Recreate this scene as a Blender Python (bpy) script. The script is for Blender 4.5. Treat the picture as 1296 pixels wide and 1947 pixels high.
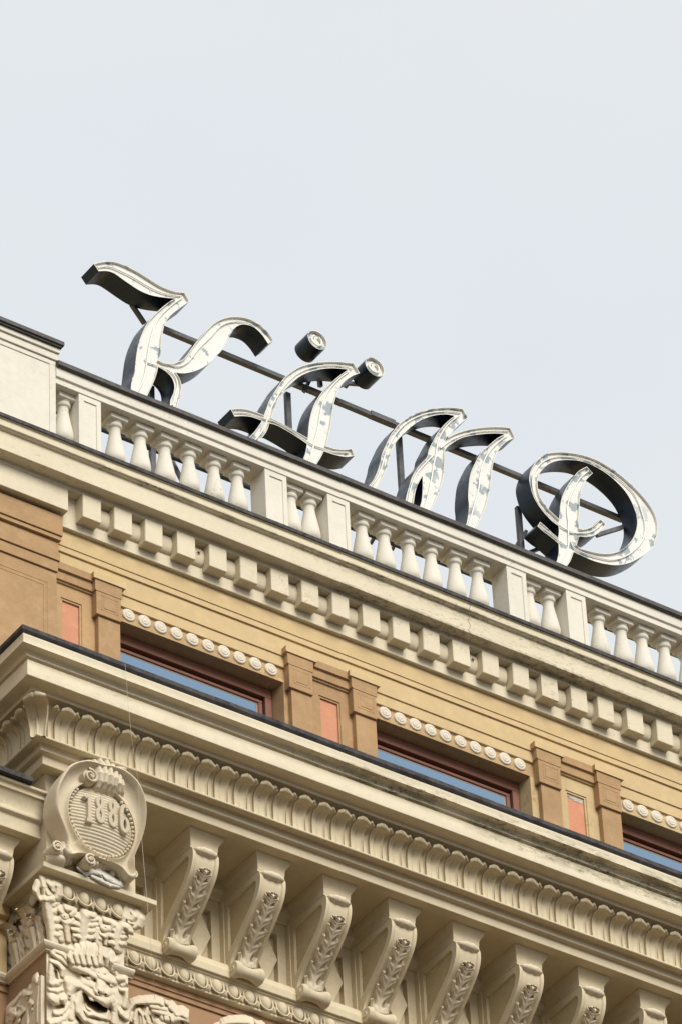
import bpy, bmesh, math, random
from mathutils import Vector, Matrix, noise
from mathutils.geometry import tessellate_polygon
random.seed(7)
S = bpy.context.scene
for o in list(bpy.data.objects): bpy.data.objects.remove(o)
COL = S.collection
# ------------------------------------------------------------------ camera (surveyed from the photograph)
RC = ((0.8231779748904443, -0.5663675968925233, -0.04007202073087389),   # camera right in world axes
      (0.3310616686737674, 0.5361168870210493, -0.7765158433578802),     # camera down
      (0.4612766991624527, 0.6259444293553924, 0.6288222150725469))      # camera forward
FP, CX, CY = 9611.96, 648.0, 973.5
CP = Vector((-19.37362136, -26.28966603, 1.58946697))
cam = bpy.data.cameras.new('camera'); camo = bpy.data.objects.new('camera', cam); COL.objects.link(camo)
m = Matrix([[RC[0][i], -RC[1][i], -RC[2][i]] for i in range(3)]).to_4x4(); m.translation = CP
camo.matrix_world = m
cam.sensor_fit = 'HORIZONTAL'; cam.sensor_width = 24.0; cam.lens = FP/1296*24.0
cam.clip_start = 0.5; cam.clip_end = 4000
S.camera = camo
# ------------------------------------------------------------------ daylight: bright thin overcast, hazy sun
SUN_DIR = Vector((-0.02, -0.80, 0.60)).normalized()
elev = math.asin(SUN_DIR.z); azim = math.atan2(SUN_DIR.x, SUN_DIR.y)
W = bpy.data.worlds.new('World'); S.world = W; W.use_nodes = True
nt = W.node_tree; nt.nodes.clear()
out = nt.nodes.new('ShaderNodeOutputWorld'); bg = nt.nodes.new('ShaderNodeBackground')
sky = nt.nodes.new('ShaderNodeTexSky'); sky.sky_type = 'NISHITA'; sky.sun_disc = False
sky.sun_elevation = elev; sky.sun_rotation = azim; sky.dust_density = 3.0
tc = nt.nodes.new('ShaderNodeTexCoord'); mp = nt.nodes.new('ShaderNodeMapping'); mp.inputs['Scale'].default_value = (5, 5, 9)
nz = nt.nodes.new('ShaderNodeTexNoise'); nz.inputs['Scale'].default_value = 1.6; nz.inputs['Detail'].default_value = 5
cr = nt.nodes.new('ShaderNodeValToRGB')
cr.color_ramp.elements[0].position = 0.32; cr.color_ramp.elements[0].color = (3.76, 3.93, 4.15, 1)
cr.color_ramp.elements[1].position = 0.66; cr.color_ramp.elements[1].color = (3.93, 4.08, 4.14, 1)
mx = nt.nodes.new('ShaderNodeMixRGB'); mx.inputs[0].default_value = 0.93
L = nt.links.new
L(tc.outputs['Generated'], mp.inputs[0]); L(mp.outputs[0], nz.inputs['Vector']); L(nz.outputs['Fac'], cr.inputs[0])
L(sky.outputs[0], mx.inputs[1]); L(cr.outputs[0], mx.inputs[2]); L(mx.outputs[0], bg.inputs[0])
bg.inputs[1].default_value = 0.10; L(bg.outputs[0], out.inputs[0])
sun = bpy.data.lights.new('sun', 'SUN'); sun.energy = 1.5; sun.angle = math.radians(34); sun.color = (1.0, 0.955, 0.88)
suno = bpy.data.objects.new('sun', sun); COL.objects.link(suno)
suno.rotation_euler = (-SUN_DIR).to_track_quat('-Z', 'Y').to_euler(); suno.location = (0, -60, 60)
S.view_settings.view_transform = 'Standard'; S.view_settings.look = 'None'
S.view_settings.exposure = 1.08; S.view_settings.gamma = 1.0; S.view_settings.use_curve_mapping = False
S.cycles.max_bounces = 6; S.cycles.diffuse_bounces = 4

# ------------------------------------------------------------------ survey helpers: a sight line met with a wall plane gives a place on it
def ray(u, v):
    a, b = (u-CX)/FP, (v-CY)/FP
    return Vector([RC[0][i]*a + RC[1][i]*b + RC[2][i] for i in range(3)])
def atY(u, v, y): r = ray(u, v); return CP + r*((y-CP.y)/r.y)
def atX(u, v, x): r = ray(u, v); return CP + r*((x-CP.x)/r.x)
def atZ(u, v, z): r = ray(u, v); return CP + r*((z-CP.z)/r.z)
def zoomf(x0, y0, s): return lambda a, b: (x0+a*s, y0+b*s)

# ------------------------------------------------------------------ materials
MATS = {}
def newmat(name):
    mt = bpy.data.materials.new(name); mt.use_nodes = True; n = mt.node_tree
    b = n.nodes['Principled BSDF']; MATS[name] = mt
    return mt, n, b
def tex_noise(n, vec, scale, detail=4, rough=0.5):
    t = n.nodes.new('ShaderNodeTexNoise'); t.inputs['Scale'].default_value = scale
    t.inputs['Detail'].default_value = detail; t.inputs['Roughness'].default_value = rough
    n.links.new(vec, t.inputs['Vector']); return t.outputs['Fac']
def mapr(n, v, a, b, c=0.0, d=1.0):
    t = n.nodes.new('ShaderNodeMapRange'); t.inputs[1].default_value = a; t.inputs[2].default_value = b
    t.inputs[3].default_value = c; t.inputs[4].default_value = d; n.links.new(v, t.inputs[0]); return t.outputs[0]
def mathn(n, op, a, b=None):
    t = n.nodes.new('ShaderNodeMath'); t.operation = op
    for i, q in enumerate((a, b)):
        if q is None: continue
        if isinstance(q, (int, float)): t.inputs[i].default_value = q
        else: n.links.new(q, t.inputs[i])
    return t.outputs[0]
def mixc(n, f, a, b):
    t = n.nodes.new('ShaderNodeMixRGB')
    for i, q in enumerate((f, a, b)):
        if isinstance(q, (int, float)): t.inputs[i].default_value = q
        elif isinstance(q, tuple): t.inputs[i].default_value = q if len(q) == 4 else q+(1,)
        else: n.links.new(q, t.inputs[i])
    return t.outputs[0]
def plaster(name, col, dirt=0.3, dirtcol=(0.16, 0.13, 0.09), rough=0.85, bump=0.35, vary=0.10, patch=None, streak=(1, 1, 1), mott=0.0, bands=()):
    mt, n, b = newmat(name)
    g = n.nodes.new('ShaderNodeNewGeometry'); pos = g.outputs['Position']
    mpn = n.nodes.new('ShaderNodeMapping'); mpn.inputs['Scale'].default_value = streak; n.links.new(pos, mpn.inputs[0]); sp = mpn.outputs[0]
    big = mapr(n, tex_noise(n, pos, 2.3, 5, .6), .3, .7)
    mid = mapr(n, tex_noise(n, pos, 17, 5, .65), .3, .7)
    dk = tuple(c*(1-vary*1.6) for c in col); lt = tuple(min(1, c*(1+vary*.5)) for c in col)
    c = mixc(n, mathn(n, 'ADD', mathn(n, 'MULTIPLY', big, .55), mathn(n, 'MULTIPLY', mid, .45)), dk, lt)
    if mott:   # rubbed, re-painted limewash clouds
        c = mixc(n, mathn(n, 'MULTIPLY', mapr(n, tex_noise(n, pos, 5.5, 6, .7), .5, .72), mott), c, tuple(min(1, q*1.12+.03) for q in col))
    if patch:  # flaked places showing another coat
        pc, lo = patch
        f = mathn(n, 'MULTIPLY', mapr(n, tex_noise(n, pos, 26, 8, .7), lo, lo+.015), mapr(n, tex_noise(n, pos, 1.4, 2), .5, .62))
        c = mixc(n, f, c, pc)
    if dirt:
        m1 = mapr(n, tex_noise(n, sp, 1.1, 3), .60-.16*dirt, .78-.10*dirt)
        m2 = mapr(n, tex_noise(n, sp, 38, 9, .75), .56, .63)
        specks = mathn(n, 'MULTIPLY', m1, m2)
        film = mathn(n, 'MULTIPLY', m1, mapr(n, tex_noise(n, sp, 7, 6, .7), .4, .8, 0, .28))
        c = mixc(n, film, c, tuple(.5*q+.5*w for q, w in zip(dirtcol, col)))
        c = mixc(n, mathn(n, 'MULTIPLY', specks, min(1, .55+.4*dirt)), c, dirtcol)
        for z0_, z1_, xa_, st_ in bands:      # mould and lifting paint along a ledge
            sx_ = n.nodes.new('ShaderNodeSeparateXYZ'); n.links.new(pos, sx_.inputs[0])
            zz_ = mathn(n, 'MULTIPLY', mapr(n, sx_.outputs[2], z0_-.02, z0_+.01), mapr(n, sx_.outputs[2], z1_-.01, z1_+.015, 1, 0))
            zz_ = mathn(n, 'MULTIPLY', zz_, mapr(n, sx_.outputs[0], xa_-.4, xa_+.9))
            zz_ = mathn(n, 'MULTIPLY', zz_, mapr(n, tex_noise(n, pos, 2.1, 3), .38, .52))
            fl_ = mapr(n, tex_noise(n, sp, 30, 9, .8), .50, .60)
            c = mixc(n, mathn(n, 'MULTIPLY', mathn(n, 'MULTIPLY', zz_, fl_), st_), c, (.10, .09, .055))
            c = mixc(n, mathn(n, 'MULTIPLY', zz_, mathn(n, 'MULTIPLY', mapr(n, tex_noise(n, sp, 9, 5, .7), .42, .6), st_*.7)), c, (.27, .235, .15))
        pits = mathn(n, 'MULTIPLY', mapr(n, tex_noise(n, pos, 90, 3, .6), .70, .74), .5)
        c = mixc(n, pits, c, dirtcol)
    n.links.new(c, b.inputs['Base Color']); b.inputs['Roughness'].default_value = rough
    b.inputs['Specular IOR Level'].default_value = 0.25
    bp = n.nodes.new('ShaderNodeBump'); bp.inputs['Strength'].default_value = bump; bp.inputs['Distance'].default_value = .006
    h = mathn(n, 'ADD', mathn(n, 'MULTIPLY', tex_noise(n, pos, 60, 6, .6), .6), mathn(n, 'MULTIPLY', tex_noise(n, pos, 9, 4, .5), .9))
    n.links.new(h, bp.inputs['Height']); n.links.new(bp.outputs[0], b.inputs['Normal'])
    return mt
CREAM_UP = plaster('cream_balustrade_paint', (.745, .70, .60), dirt=.62, vary=.07)
CREAM_MID = plaster('cream_cornice_paint', (.72, .64, .475), dirt=.75, vary=.07, streak=(.55, 1, 1.6), bands=((27.185, 27.215, -3, .8), (27.13, 27.19, -1.2, .35), (26.985, 27.02, -.6, .8)))
CREAM_LOW = plaster('cream_moulding_paint', (.665, .57, .395), dirt=.6, vary=.09)
CREAM_DIRTY = plaster('weathered_cornice_paint', (.72, .64, .475), dirt=.45, vary=.09, streak=(.45, 1, 1.2), dirtcol=(.15, .13, .085), bands=((24.355, 24.43, -1.3, 1.0), (24.28, 24.352, .3, .8), (24.44, 24.47, -.6, .45)))
CREAM_CARVE = plaster('cream_carving_paint', (.69, .60, .445), dirt=.3, vary=.09, bump=.5)
CHALK = plaster('bare_white_plaster', (.66, .62, .54), dirt=.0, vary=.12, bump=1.0)
YELLOW = plaster('yellow_limewash', (.61, .455, .245), dirt=.12, vary=.07, mott=.5)
OLIVE = plaster('pale_yellow_limewash', (.56, .425, .23), dirt=.25, vary=.10, mott=.4, patch=((.40, .25, .12), .56))
BROWN = plaster('ochre_brown_limewash', (.435, .275, .14), dirt=.10, vary=.13, mott=.7, bump=.5)
TAN = plaster('tan_limewash', (.50, .325, .165), dirt=.08, vary=.12, mott=.6)
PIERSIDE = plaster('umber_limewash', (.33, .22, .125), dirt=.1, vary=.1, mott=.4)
TERRA = plaster('terracotta_limewash', (.39, .235, .13), dirt=.08, vary=.08, mott=.3)
ORANGE = plaster('orange_panel_paint', (.62, .29, .175), dirt=0, vary=.10, mott=.8, bump=.4)
ORANGE2 = plaster('flaking_orange_panel_paint', (.63, .28, .165), dirt=0, vary=.10, mott=.8, bump=.6)
SIENNA = plaster('medallion_band_limewash', (.48, .325, .165), dirt=.15, vary=.1, mott=.6, patch=((.62, .42, .2), .55))
WHITEP = plaster('white_medallion_paint', (.71, .635, .51), dirt=.1, vary=.05)
WOOD = plaster('maroon_window_paint', (.25, .112, .078), dirt=0, vary=.15, rough=.5, bump=.15)
BEADM = plaster('beige_glazing_bead', (.42, .31, .21), dirt=0, vary=.08, rough=.6, bump=.1)
PAVE = plaster('street_paving', (.052, .042, .028), dirt=.2, vary=.1)
PATCHM = plaster('grey_bare_plaster', (.55, .50, .42), dirt=1.2, vary=.25)
def metal(name, col, rough, met=.0, vary=.2):
    mt, n, b = newmat(name); g = n.nodes.new('ShaderNodeNewGeometry'); pos = g.outputs['Position']
    f = mapr(n, tex_noise(n, pos, 9, 6, .65), .3, .7)
    c = mixc(n, f, tuple(q*(1-vary) for q in col), tuple(q*(1+vary) for q in col))
    n.links.new(c, b.inputs['Base Color']); b.inputs['Metallic'].default_value = met
    n.links.new(mapr(n, tex_noise(n, pos, 25, 4), .3, .7, rough*.8, rough*1.25), b.inputs['Roughness'])
    bp = n.nodes.new('ShaderNodeBump'); bp.inputs['Strength'].default_value = .12; bp.inputs['Distance'].default_value = .004
    n.links.new(tex_noise(n, pos, 14, 3), bp.inputs['Height']); n.links.new(bp.outputs[0], b.inputs['Normal'])
    return mt
FLASH = metal('dark_zinc_flashing', (.040, .036, .036), .75, .0, .75)
FLASH2 = metal('grey_zinc_capping', (.07, .065, .06), .6, .2)
NAVY = metal('navy_enamel', (.010, .017, .031), .34, .0)
NAVY.node_tree.nodes['Principled BSDF'].inputs['Specular IOR Level'].default_value = .30
NAVY.node_tree.nodes['Principled BSDF'].inputs['Specular Tint'].default_value = (.75, .88, 1, 1)
STEEL = metal('painted_steel', (.085, .087, .095), .55, .2)
# letter face: white enamel flaked to blue-grey undercoat, rust along the screws
def enamel(name, col, lo, rust):
    mt, n, b = newmat(name); g = n.nodes.new('ShaderNodeNewGeometry'); pos = g.outputs['Position']
    base = mixc(n, mapr(n, tex_noise(n, pos, 6, 4), .3, .7), tuple(q*.93 for q in col), col)
    f = mathn(n, 'MULTIPLY', mapr(n, tex_noise(n, pos, 7.5, 7, .60), lo, lo+.008), mapr(n, tex_noise(n, pos, 1.3, 2), .28, .36))
    c = mixc(n, f, base, (.33, .375, .40))
    r1 = mathn(n, 'MULTIPLY', mapr(n, tex_noise(n, pos, 45, 7, .8), .62, .66), mapr(n, tex_noise(n, pos, 5, 3), .5, .6))
    c = mixc(n, mathn(n, 'MULTIPLY', r1, rust), c, (.13, .09, .05))
    n.links.new(c, b.inputs['Base Color']); b.inputs['Roughness'].default_value = .62; b.inputs['Specular IOR Level'].default_value = .25
    bp = n.nodes.new('ShaderNodeBump'); bp.inputs['Strength'].default_value = .3; bp.inputs['Distance'].default_value = .002; bp.invert = True
    n.links.new(f, bp.inputs['Height']); n.links.new(bp.outputs[0], b.inputs['Normal'])
    return mt
FACE = enamel('flaked_white_enamel', (.76, .75, .705), .53, .7)
FACE_K = enamel('clean_white_enamel', (.77, .76, .71), .60, .5)
LIP = enamel('weathered_letter_rim', (.76, .74, .66), .58, .8)
mt, n, b = newmat('neon_tube_glass'); b.inputs['Base Color'].default_value = (.84, .82, .76, 1); b.inputs['Roughness'].default_value = .25
b.inputs['Coat Weight'].default_value = .2; TUBE = mt
mt, n, b = newmat('blue_reflecting_glass'); b.inputs['Base Color'].default_value = (.27, .385, .51, 1); b.inputs['Metallic'].default_value = .95
b.inputs['Roughness'].default_value = .04; g = n.nodes.new('ShaderNodeNewGeometry')
bp = n.nodes.new('ShaderNodeBump'); bp.inputs['Strength'].default_value = .06; bp.inputs['Distance'].default_value = .02
n.links.new(tex_noise(n, g.outputs['Position'], 2.2, 2), bp.inputs['Height']); n.links.new(bp.outputs[0], b.inputs['Normal']); GLASS = mt
mt, n, b = newmat('black_gap'); b.inputs['Base Color'].default_value = (.012, .01, .01, 1); b.inputs['Roughness'].default_value = .8; GAP = mt
mt, n, b = newmat('pale_cable'); b.inputs['Base Color'].default_value = (.62, .57, .48, 1); b.inputs['Roughness'].default_value = .5; CABLE = mt

# ------------------------------------------------------------------ object helpers
class MB:
    def __init__(s): s.v = []; s.f = []
    def add(s, vs, fs):
        k = len(s.v); s.v += [tuple(p) for p in vs]; s.f += [tuple(i+k for i in f) for f in fs]
    def box(s, x0, x1, y0, y1, z0, z1, c=0.0):
        if c:
            bm = bmesh.new(); bmesh.ops.create_cube(bm, size=1)
            for p in bm.verts: p.co = Vector(((x0+x1)/2+p.co.x*(x1-x0), (y0+y1)/2+p.co.y*(y1-y0), (z0+z1)/2+p.co.z*(z1-z0)))
            bmesh.ops.bevel(bm, geom=bm.edges[:], offset=c, segments=1, affect='EDGES')
            bm.verts.index_update(); s.add([p.co for p in bm.verts], [[q.index for q in f.verts] for f in bm.faces]); bm.free(); return
        s.add([(x0,y0,z0),(x1,y0,z0),(x1,y1,z0),(x0,y1,z0),(x0,y0,z1),(x1,y0,z1),(x1,y1,z1),(x0,y1,z1)],
              [(0,3,2,1),(4,5,6,7),(0,1,5,4),(1,2,6,5),(2,3,7,6),(3,0,4,7)])
    def grid(s, rows):
        n = len(rows[0]); vs = [p for r in rows for p in r]
        s.add(vs, [(i*n+j, i*n+j+1, (i+1)*n+j+1, (i+1)*n+j) for i in range(len(rows)-1) for j in range(n-1)])
    def lathe(s, prof, c=(0, 0, 0), seg=28, axis='z'):
        rows = []
        for r, h in prof:
            row = []
            for i in range(seg+1):
                a = 2*math.pi*i/seg
                if axis == 'z': row.append((c[0]+r*math.cos(a), c[1]+r*math.sin(a), c[2]+h))
                elif axis == 'x': row.append((c[0]+h, c[1]+r*math.cos(a), c[2]+r*math.sin(a)))
                else: row.append((c[0]+r*math.cos(a), c[1]+h, c[2]+r*math.sin(a)))
            rows.append(row)
        s.grid(rows)
    def bar(s, a, b, w, h=None):
        a = Vector(a); b = Vector(b); d = (b-a).normalized(); h = h or w
        up = Vector((0, 0, 1)) if abs(d.z) < .9 else Vector((0, 1, 0))
        x = d.cross(up).normalized()*w/2; y = x.cross(d).normalized()*h/2
        vs = [p+q for p in (a, b) for q in (-x-y, x-y, x+y, -x+y)]
        s.add(vs, [(3,2,1,0),(4,5,6,7),(0,1,5,4),(1,2,6,5),(2,3,7,6),(3,0,4,7)])
    def tube(s, pts, r, seg=8):
        pts = [Vector(p) for p in pts]; rows = []; up = Vector((0, 1, .01)).normalized()
        for i, p in enumerate(pts):
            d = (pts[min(i+1, len(pts)-1)]-pts[max(i-1, 0)]).normalized()
            x = d.cross(up).normalized(); y = d.cross(x); rr = r[i] if isinstance(r, (list, tuple)) else r
            rows.append([p+(x*math.cos(2*math.pi*k/seg)+y*math.sin(2*math.pi*k/seg))*rr for k in range(seg+1)])
        s.grid(rows)
    def mesh(s, name, mat, smooth=False, merge=True):
        me = bpy.data.meshes.new(name); me.from_pydata(s.v, [], s.f); me.materials.append(mat)
        bm = bmesh.new(); bm.from_mesh(me)
        if merge: bmesh.ops.remove_doubles(bm, verts=bm.verts, dist=1e-5)
        bmesh.ops.recalc_face_normals(bm, faces=bm.faces)
        if smooth:
            lim = math.radians(smooth if smooth is not True else 50)
            for f in bm.faces: f.smooth = True
            for e in bm.edges:
                if len(e.link_faces) == 2 and e.calc_face_angle(0) > lim: e.smooth = False
        bm.to_mesh(me); bm.free(); return me
    def build(s, name, mat, parent=None, smooth=False, label=None):
        return link(name, s.mesh(name, mat, smooth), parent, label)
def link(name, data, parent=None, label=None, loc=None):
    o = bpy.data.objects.new(name, data); COL.objects.link(o)
    if parent is not None: o.parent = parent
    if loc is not None: o.location = loc
    if label: o['label'] = label
    return o
def thing(name, label, cat, loc=(0, 0, 0)):
    o = bpy.data.objects.new(name, None); COL.objects.link(o); o.location = loc
    o['label'] = label; o['category'] = cat; return o
def copy_tree(o, parent, shift):
    c = o.copy(); COL.objects.link(c); c.parent = parent; c.location = o.location + Vector(shift)
    for ch in o.children:
        d = ch.copy(); COL.objects.link(d); d.parent = c
    return c
def soften(prof, r=.003):
    out = [prof[0]]
    for i in range(1, len(prof)-1):
        a, p, b = Vector(prof[i-1]), Vector(prof[i]), Vector(prof[i+1])
        la, lb = (a-p).length, (b-p).length
        if la < 2.5*r or lb < 2.5*r or (a-p).angle(b-p) > 2.6: out.append(tuple(p)); continue
        out.append(tuple(p+(a-p).normalized()*r)); out.append(tuple(p+(b-p).normalized()*r))
    return out + [prof[-1]]
def wob(p, amp=.0016):
    v = Vector(p)*1.7
    return (p[0], p[1]+amp*noise.noise(v+Vector((3, 1, 7))), p[2]+amp*1.3*noise.noise(v*.8))
def run(mb, prof, x0, x1, step=.25, amp=.0016, soft=.003):
    prof = soften(prof, soft); n = max(1, int((x1-x0)/step))
    rows = [[wob((x0+(x1-x0)*i/n, y, z), amp) for y, z in prof] for i in range(n+1)]
    mb.grid(rows)
    for r in (rows[0], rows[-1]):   # close the ends
        c = (r[0][0], max(p[1] for p in r), (r[0][2]+r[-1][2])/2)
        mb.add([c]+list(r), [(0, i, i+1) for i in range(1, len(r))])
def run_corner(mb, prof, x1, k, yb, step=.25, amp=.0016, soft=.003):
    """front run with a mitred return on its left side; mitre on x = y + k"""
    prof = soften(prof, soft); rows = []
    xl = prof[0][0]+k
    n = int((x1+3)/step)+1
    for i in range(n, 0, -1):
        rows.append([wob((y+k+(x1-(y+k))*i/n, y, z), amp) for y, z in prof])
    rows.append([(y+k, y, z) for y, z in prof])
    for i in range(1, 7): rows.append([(y+k, y+(yb-y)*i/6, z) for y, z in prof])
    mb.grid(rows)
def smooth_curve(pts, closed=True, sub=5, sharp=55):
    """Catmull-Rom through the points, kept sharp where the outline turns hard"""
    n = len(pts); P = [Vector(p[:2]) for p in pts]; hard = []
    for i in range(n):
        if not closed and i in (0, n-1): hard.append(True); continue
        a = P[i]-P[i-1]; b = P[(i+1) % n]-P[i]
        hard.append(a.length > 1e-9 and b.length > 1e-9 and math.degrees(a.angle(b)) > sharp)
    out = []
    for i in range(n if closed else n-1):
        p1, p2 = P[i], P[(i+1) % n]
        p0 = P[i-1] if not hard[i] else p1*2-p2
        p3 = P[(i+2) % n] if not hard[(i+1) % n] else p2*2-p1
        if hard[i]: p0 = p1-(p2-p1)*.6
        if hard[(i+1) % n]: p3 = p2+(p2-p1)*.6
        for j in range(sub):
            t = j/sub
            out.append(.5*((2*p1)+(p2-p0)*t+(2*p0-5*p1+4*p2-p3)*t*t+(3*p1-p0-3*p2+p3)*t**3))
    if not closed: out.append(P[-1])
    return out
def blob(name, chains, mat, parent=None, voxel=.006, smooth=4, label=None):
    """carved ornament: balls and tapered strokes fused into one continuous surface"""
    mb = MB()
    def ball(c, r, sc=(1, 1, 1)):
        rows = []
        for i in range(9):
            th = math.pi*i/8
            rows.append([(c[0]+sc[0]*r*math.sin(th)*math.cos(2*math.pi*k/12), c[1]+sc[1]*r*math.sin(th)*math.sin(2*math.pi*k/12), c[2]+sc[2]*r*math.cos(th)) for k in range(13)])
        mb.grid(rows)
    for ch in chains:
        pts = [(Vector(p), r) for p, r in ch]
        if len(pts) == 1: ball(pts[0][0], pts[0][1]); continue
        for (a, ra), (b, rb) in zip(pts, pts[1:]):
            d = (b-a).length; n = max(1, int(d/(min(ra, rb)*.45)))
            for i in range(n+1): t = i/n; ball(a.lerp(b, t), ra+(rb-ra)*t)
    me = bpy.data.meshes.new(name); me.from_pydata(mb.v, [], mb.f)
    bm = bmesh.new(); bm.from_mesh(me); bmesh.ops.remove_doubles(bm, verts=bm.verts, dist=1e-6)
    bmesh.ops.recalc_face_normals(bm, faces=bm.faces); bm.to_mesh(me); bm.free()
    o = bpy.data.objects.new(name, me); COL.objects.link(o)
    r = o.modifiers.new('r', 'REMESH'); r.mode = 'VOXEL'; r.voxel_size = voxel; r.use_smooth_shade = True
    if smooth: sm = o.modifiers.new('s', 'SMOOTH'); sm.iterations = smooth; sm.factor = .5
    dg = bpy.context.evaluated_depsgraph_get(); me2 = bpy.data.meshes.new_from_object(o.evaluated_get(dg))
    me2.name = name; me2.materials.clear(); me2.materials.append(mat)
    for p in me2.polygons: p.use_smooth = True
    bpy.data.objects.remove(o)
    return link(name, me2, parent, label)

import numpy as np
def relief(name, f, plane, base, strokes_, px2m, mat, parent, carve=(), k=.007, res=.004, label=None, grain=.0005, lo=.0, gnd=0.0, amp=.045, rect=None, nod=False):
    """carving in relief: rounded strokes melted into each other over a flat ground, hollows cut back"""
    segs = []
    def P2(a_, b_, h): 
        u, v = f(a_, b_); P_ = atY(u, v, base-h) if plane == 'y' else atX(u, v, base-h)
        return ((P_.x if plane == 'y' else P_.y), P_.z)
    for ch in strokes_:
        q = [(*P2(a_, b_, 0 if nod else h+min(r*px2m, amp)*.6), h, r*px2m) for a_, b_, h, r in ch]
        if len(q) == 1: q = q*2
        segs += list(zip(q, q[1:]))
    allp = [p for s_ in segs for p in s_]; mar = max(p[3] for p in allp)
    x0 = min(p[0]-p[3] for p in allp)-.01; x1 = max(p[0]+p[3] for p in allp)+.01
    z0 = min(p[1]-p[3] for p in allp)-.01; z1 = max(p[1]+p[3] for p in allp)+.01
    if rect: x0, x1, z0, z1 = rect
    X, Z = np.meshgrid(np.arange(x0, x1, res), np.arange(z0, z1, res)); acc = np.zeros_like(X)+math.exp((gnd-.012)/k)
    def dist(p, q):
        ex, ez = q[0]-p[0], q[1]-p[1]; l2 = ex*ex+ez*ez+1e-12
        t = np.clip(((X-p[0])*ex+(Z-p[1])*ez)/l2, 0, 1); return np.hypot(X-p[0]-t*ex, Z-p[1]-t*ez), t
    for p, q in segs:
        d, t = dist(p, q); r = p[3]+(q[3]-p[3])*t; h = p[2]+(q[2]-p[2])*t
        acc += np.exp(np.clip((h+np.minimum(r*.95, amp)*(1-(d/r)**2))/k, -60, 60))
    H = k*np.log(acc)
    for ch in carve:
        q = [(*P2(a_, b_, 0 if nod else .05), h, r*px2m) for a_, b_, h, r in ch]
        if len(q) == 1: q = q*2
        cut = np.zeros_like(H)
        for a_, b_ in zip(q, q[1:]):
            d, t = dist(a_, b_); r = a_[3]+(b_[3]-a_[3])*t; cut = np.maximum(cut, (a_[2]+(b_[2]-a_[2])*t)*np.exp(-(d/r)**4))
        H = H-(cut*np.clip((X-X.min()-.008)/.03, 0, 1) if rect else cut)
    rs = np.random.RandomState(3); nzz = rs.randn(*H.shape)
    for _ in range(2): nzz = (nzz+np.roll(nzz, 1, 0)+np.roll(nzz, -1, 0)+np.roll(nzz, 1, 1)+np.roll(nzz, -1, 1))/5
    H = H+nzz*grain*2
    keep = (H > lo) if not rect else ((Z < 22.200) | (H > .030))
    if not rect: H = np.maximum(H, lo-.004)
    nr, nc = H.shape
    if nod:   # the carving leans out and down over the street, as such masks do, instead of standing square to the wall
        w_ = (-.46, -.63, -.63)
        vs = [((X[i, j]+w_[0]*H[i, j], base+w_[1]*H[i, j], Z[i, j]+w_[2]*H[i, j]) if plane == 'y' else (base+w_[0]*H[i, j], X[i, j]+w_[1]*H[i, j], Z[i, j]+w_[2]*H[i, j])) for i in range(nr) for j in range(nc)]
    else: vs = [((X[i, j], base-H[i, j], Z[i, j]) if plane == 'y' else (base-H[i, j], X[i, j], Z[i, j])) for i in range(nr) for j in range(nc)]
    fs = [(i*nc+j, i*nc+j+1, (i+1)*nc+j+1, (i+1)*nc+j) for i in range(nr-1) for j in range(nc-1) if keep[i, j] or keep[i+1, j] or keep[i, j+1] or keep[i+1, j+1]]
    me = bpy.data.meshes.new(name); me.from_pydata(vs, [], fs); me.materials.append(mat)
    bm = bmesh.new(); bm.from_mesh(me); bmesh.ops.delete(bm, geom=[v for v in bm.verts if not v.link_faces], context='VERTS')
    bmesh.ops.recalc_face_normals(bm, faces=bm.faces)
    for f_ in bm.faces: f_.smooth = True
    bm.to_mesh(me); bm.free(); return link(name, me, parent, label)
# ================================================================== SETTING
g = MB(); g.add([(-1500,-1500,0),(1500,-1500,0),(1500,1500,0),(-1500,1500,0)], [(0,1,2,3)])
go = g.build('ground', PAVE); go['kind'] = 'structure'

B = thing('hotel_building', 'cream and ochre stucco hotel facade with balustrade, deep bracketed cornice and 1886 cartouche', 'building', (0, 0, 0))
XR, XL = 4.6, -9.0       # how far the facade is built beyond the frame
# ------------------------------------------------------------------ top cornice
zc = MB()
prof = [(.30, 27.335), (-.296, 27.315), (-.301, 27.303), (-.301, 27.274), (-.285, 27.273), (-.285, 27.205), (-.272, 27.201), (-.262, 27.192), (-.242, 27.188), (-.242, 27.003), (-.150, 27.002), (-.140, 27.001), (-.133, 26.995), (-.133, 26.967), (-.120, 26.965), (.05, 26.965)]
# flashing on its edge is a strip of its own
fl = MB(); run(fl, [(.06, 27.338), (-.300, 27.318), (-.310, 27.312), (-.310, 27.276), (-.297, 27.274)], XL, XR, amp=.0025, soft=.001)
UC = link('top_cornice', None, B); UC.empty_display_size = .2
run(zc, prof[2:], XL, XR); zc.build('cornice_moulding', CREAM_MID, UC)
fl.build('metal_flashing', FLASH, UC)
bd = MB()
run(bd, [(.02, 26.966), (-.039, 26.966), (-.039, 26.655), (0.02, 26.655)], -2.78, XR)
bd.build('dentil_band', CREAM_MID, UC)
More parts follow.
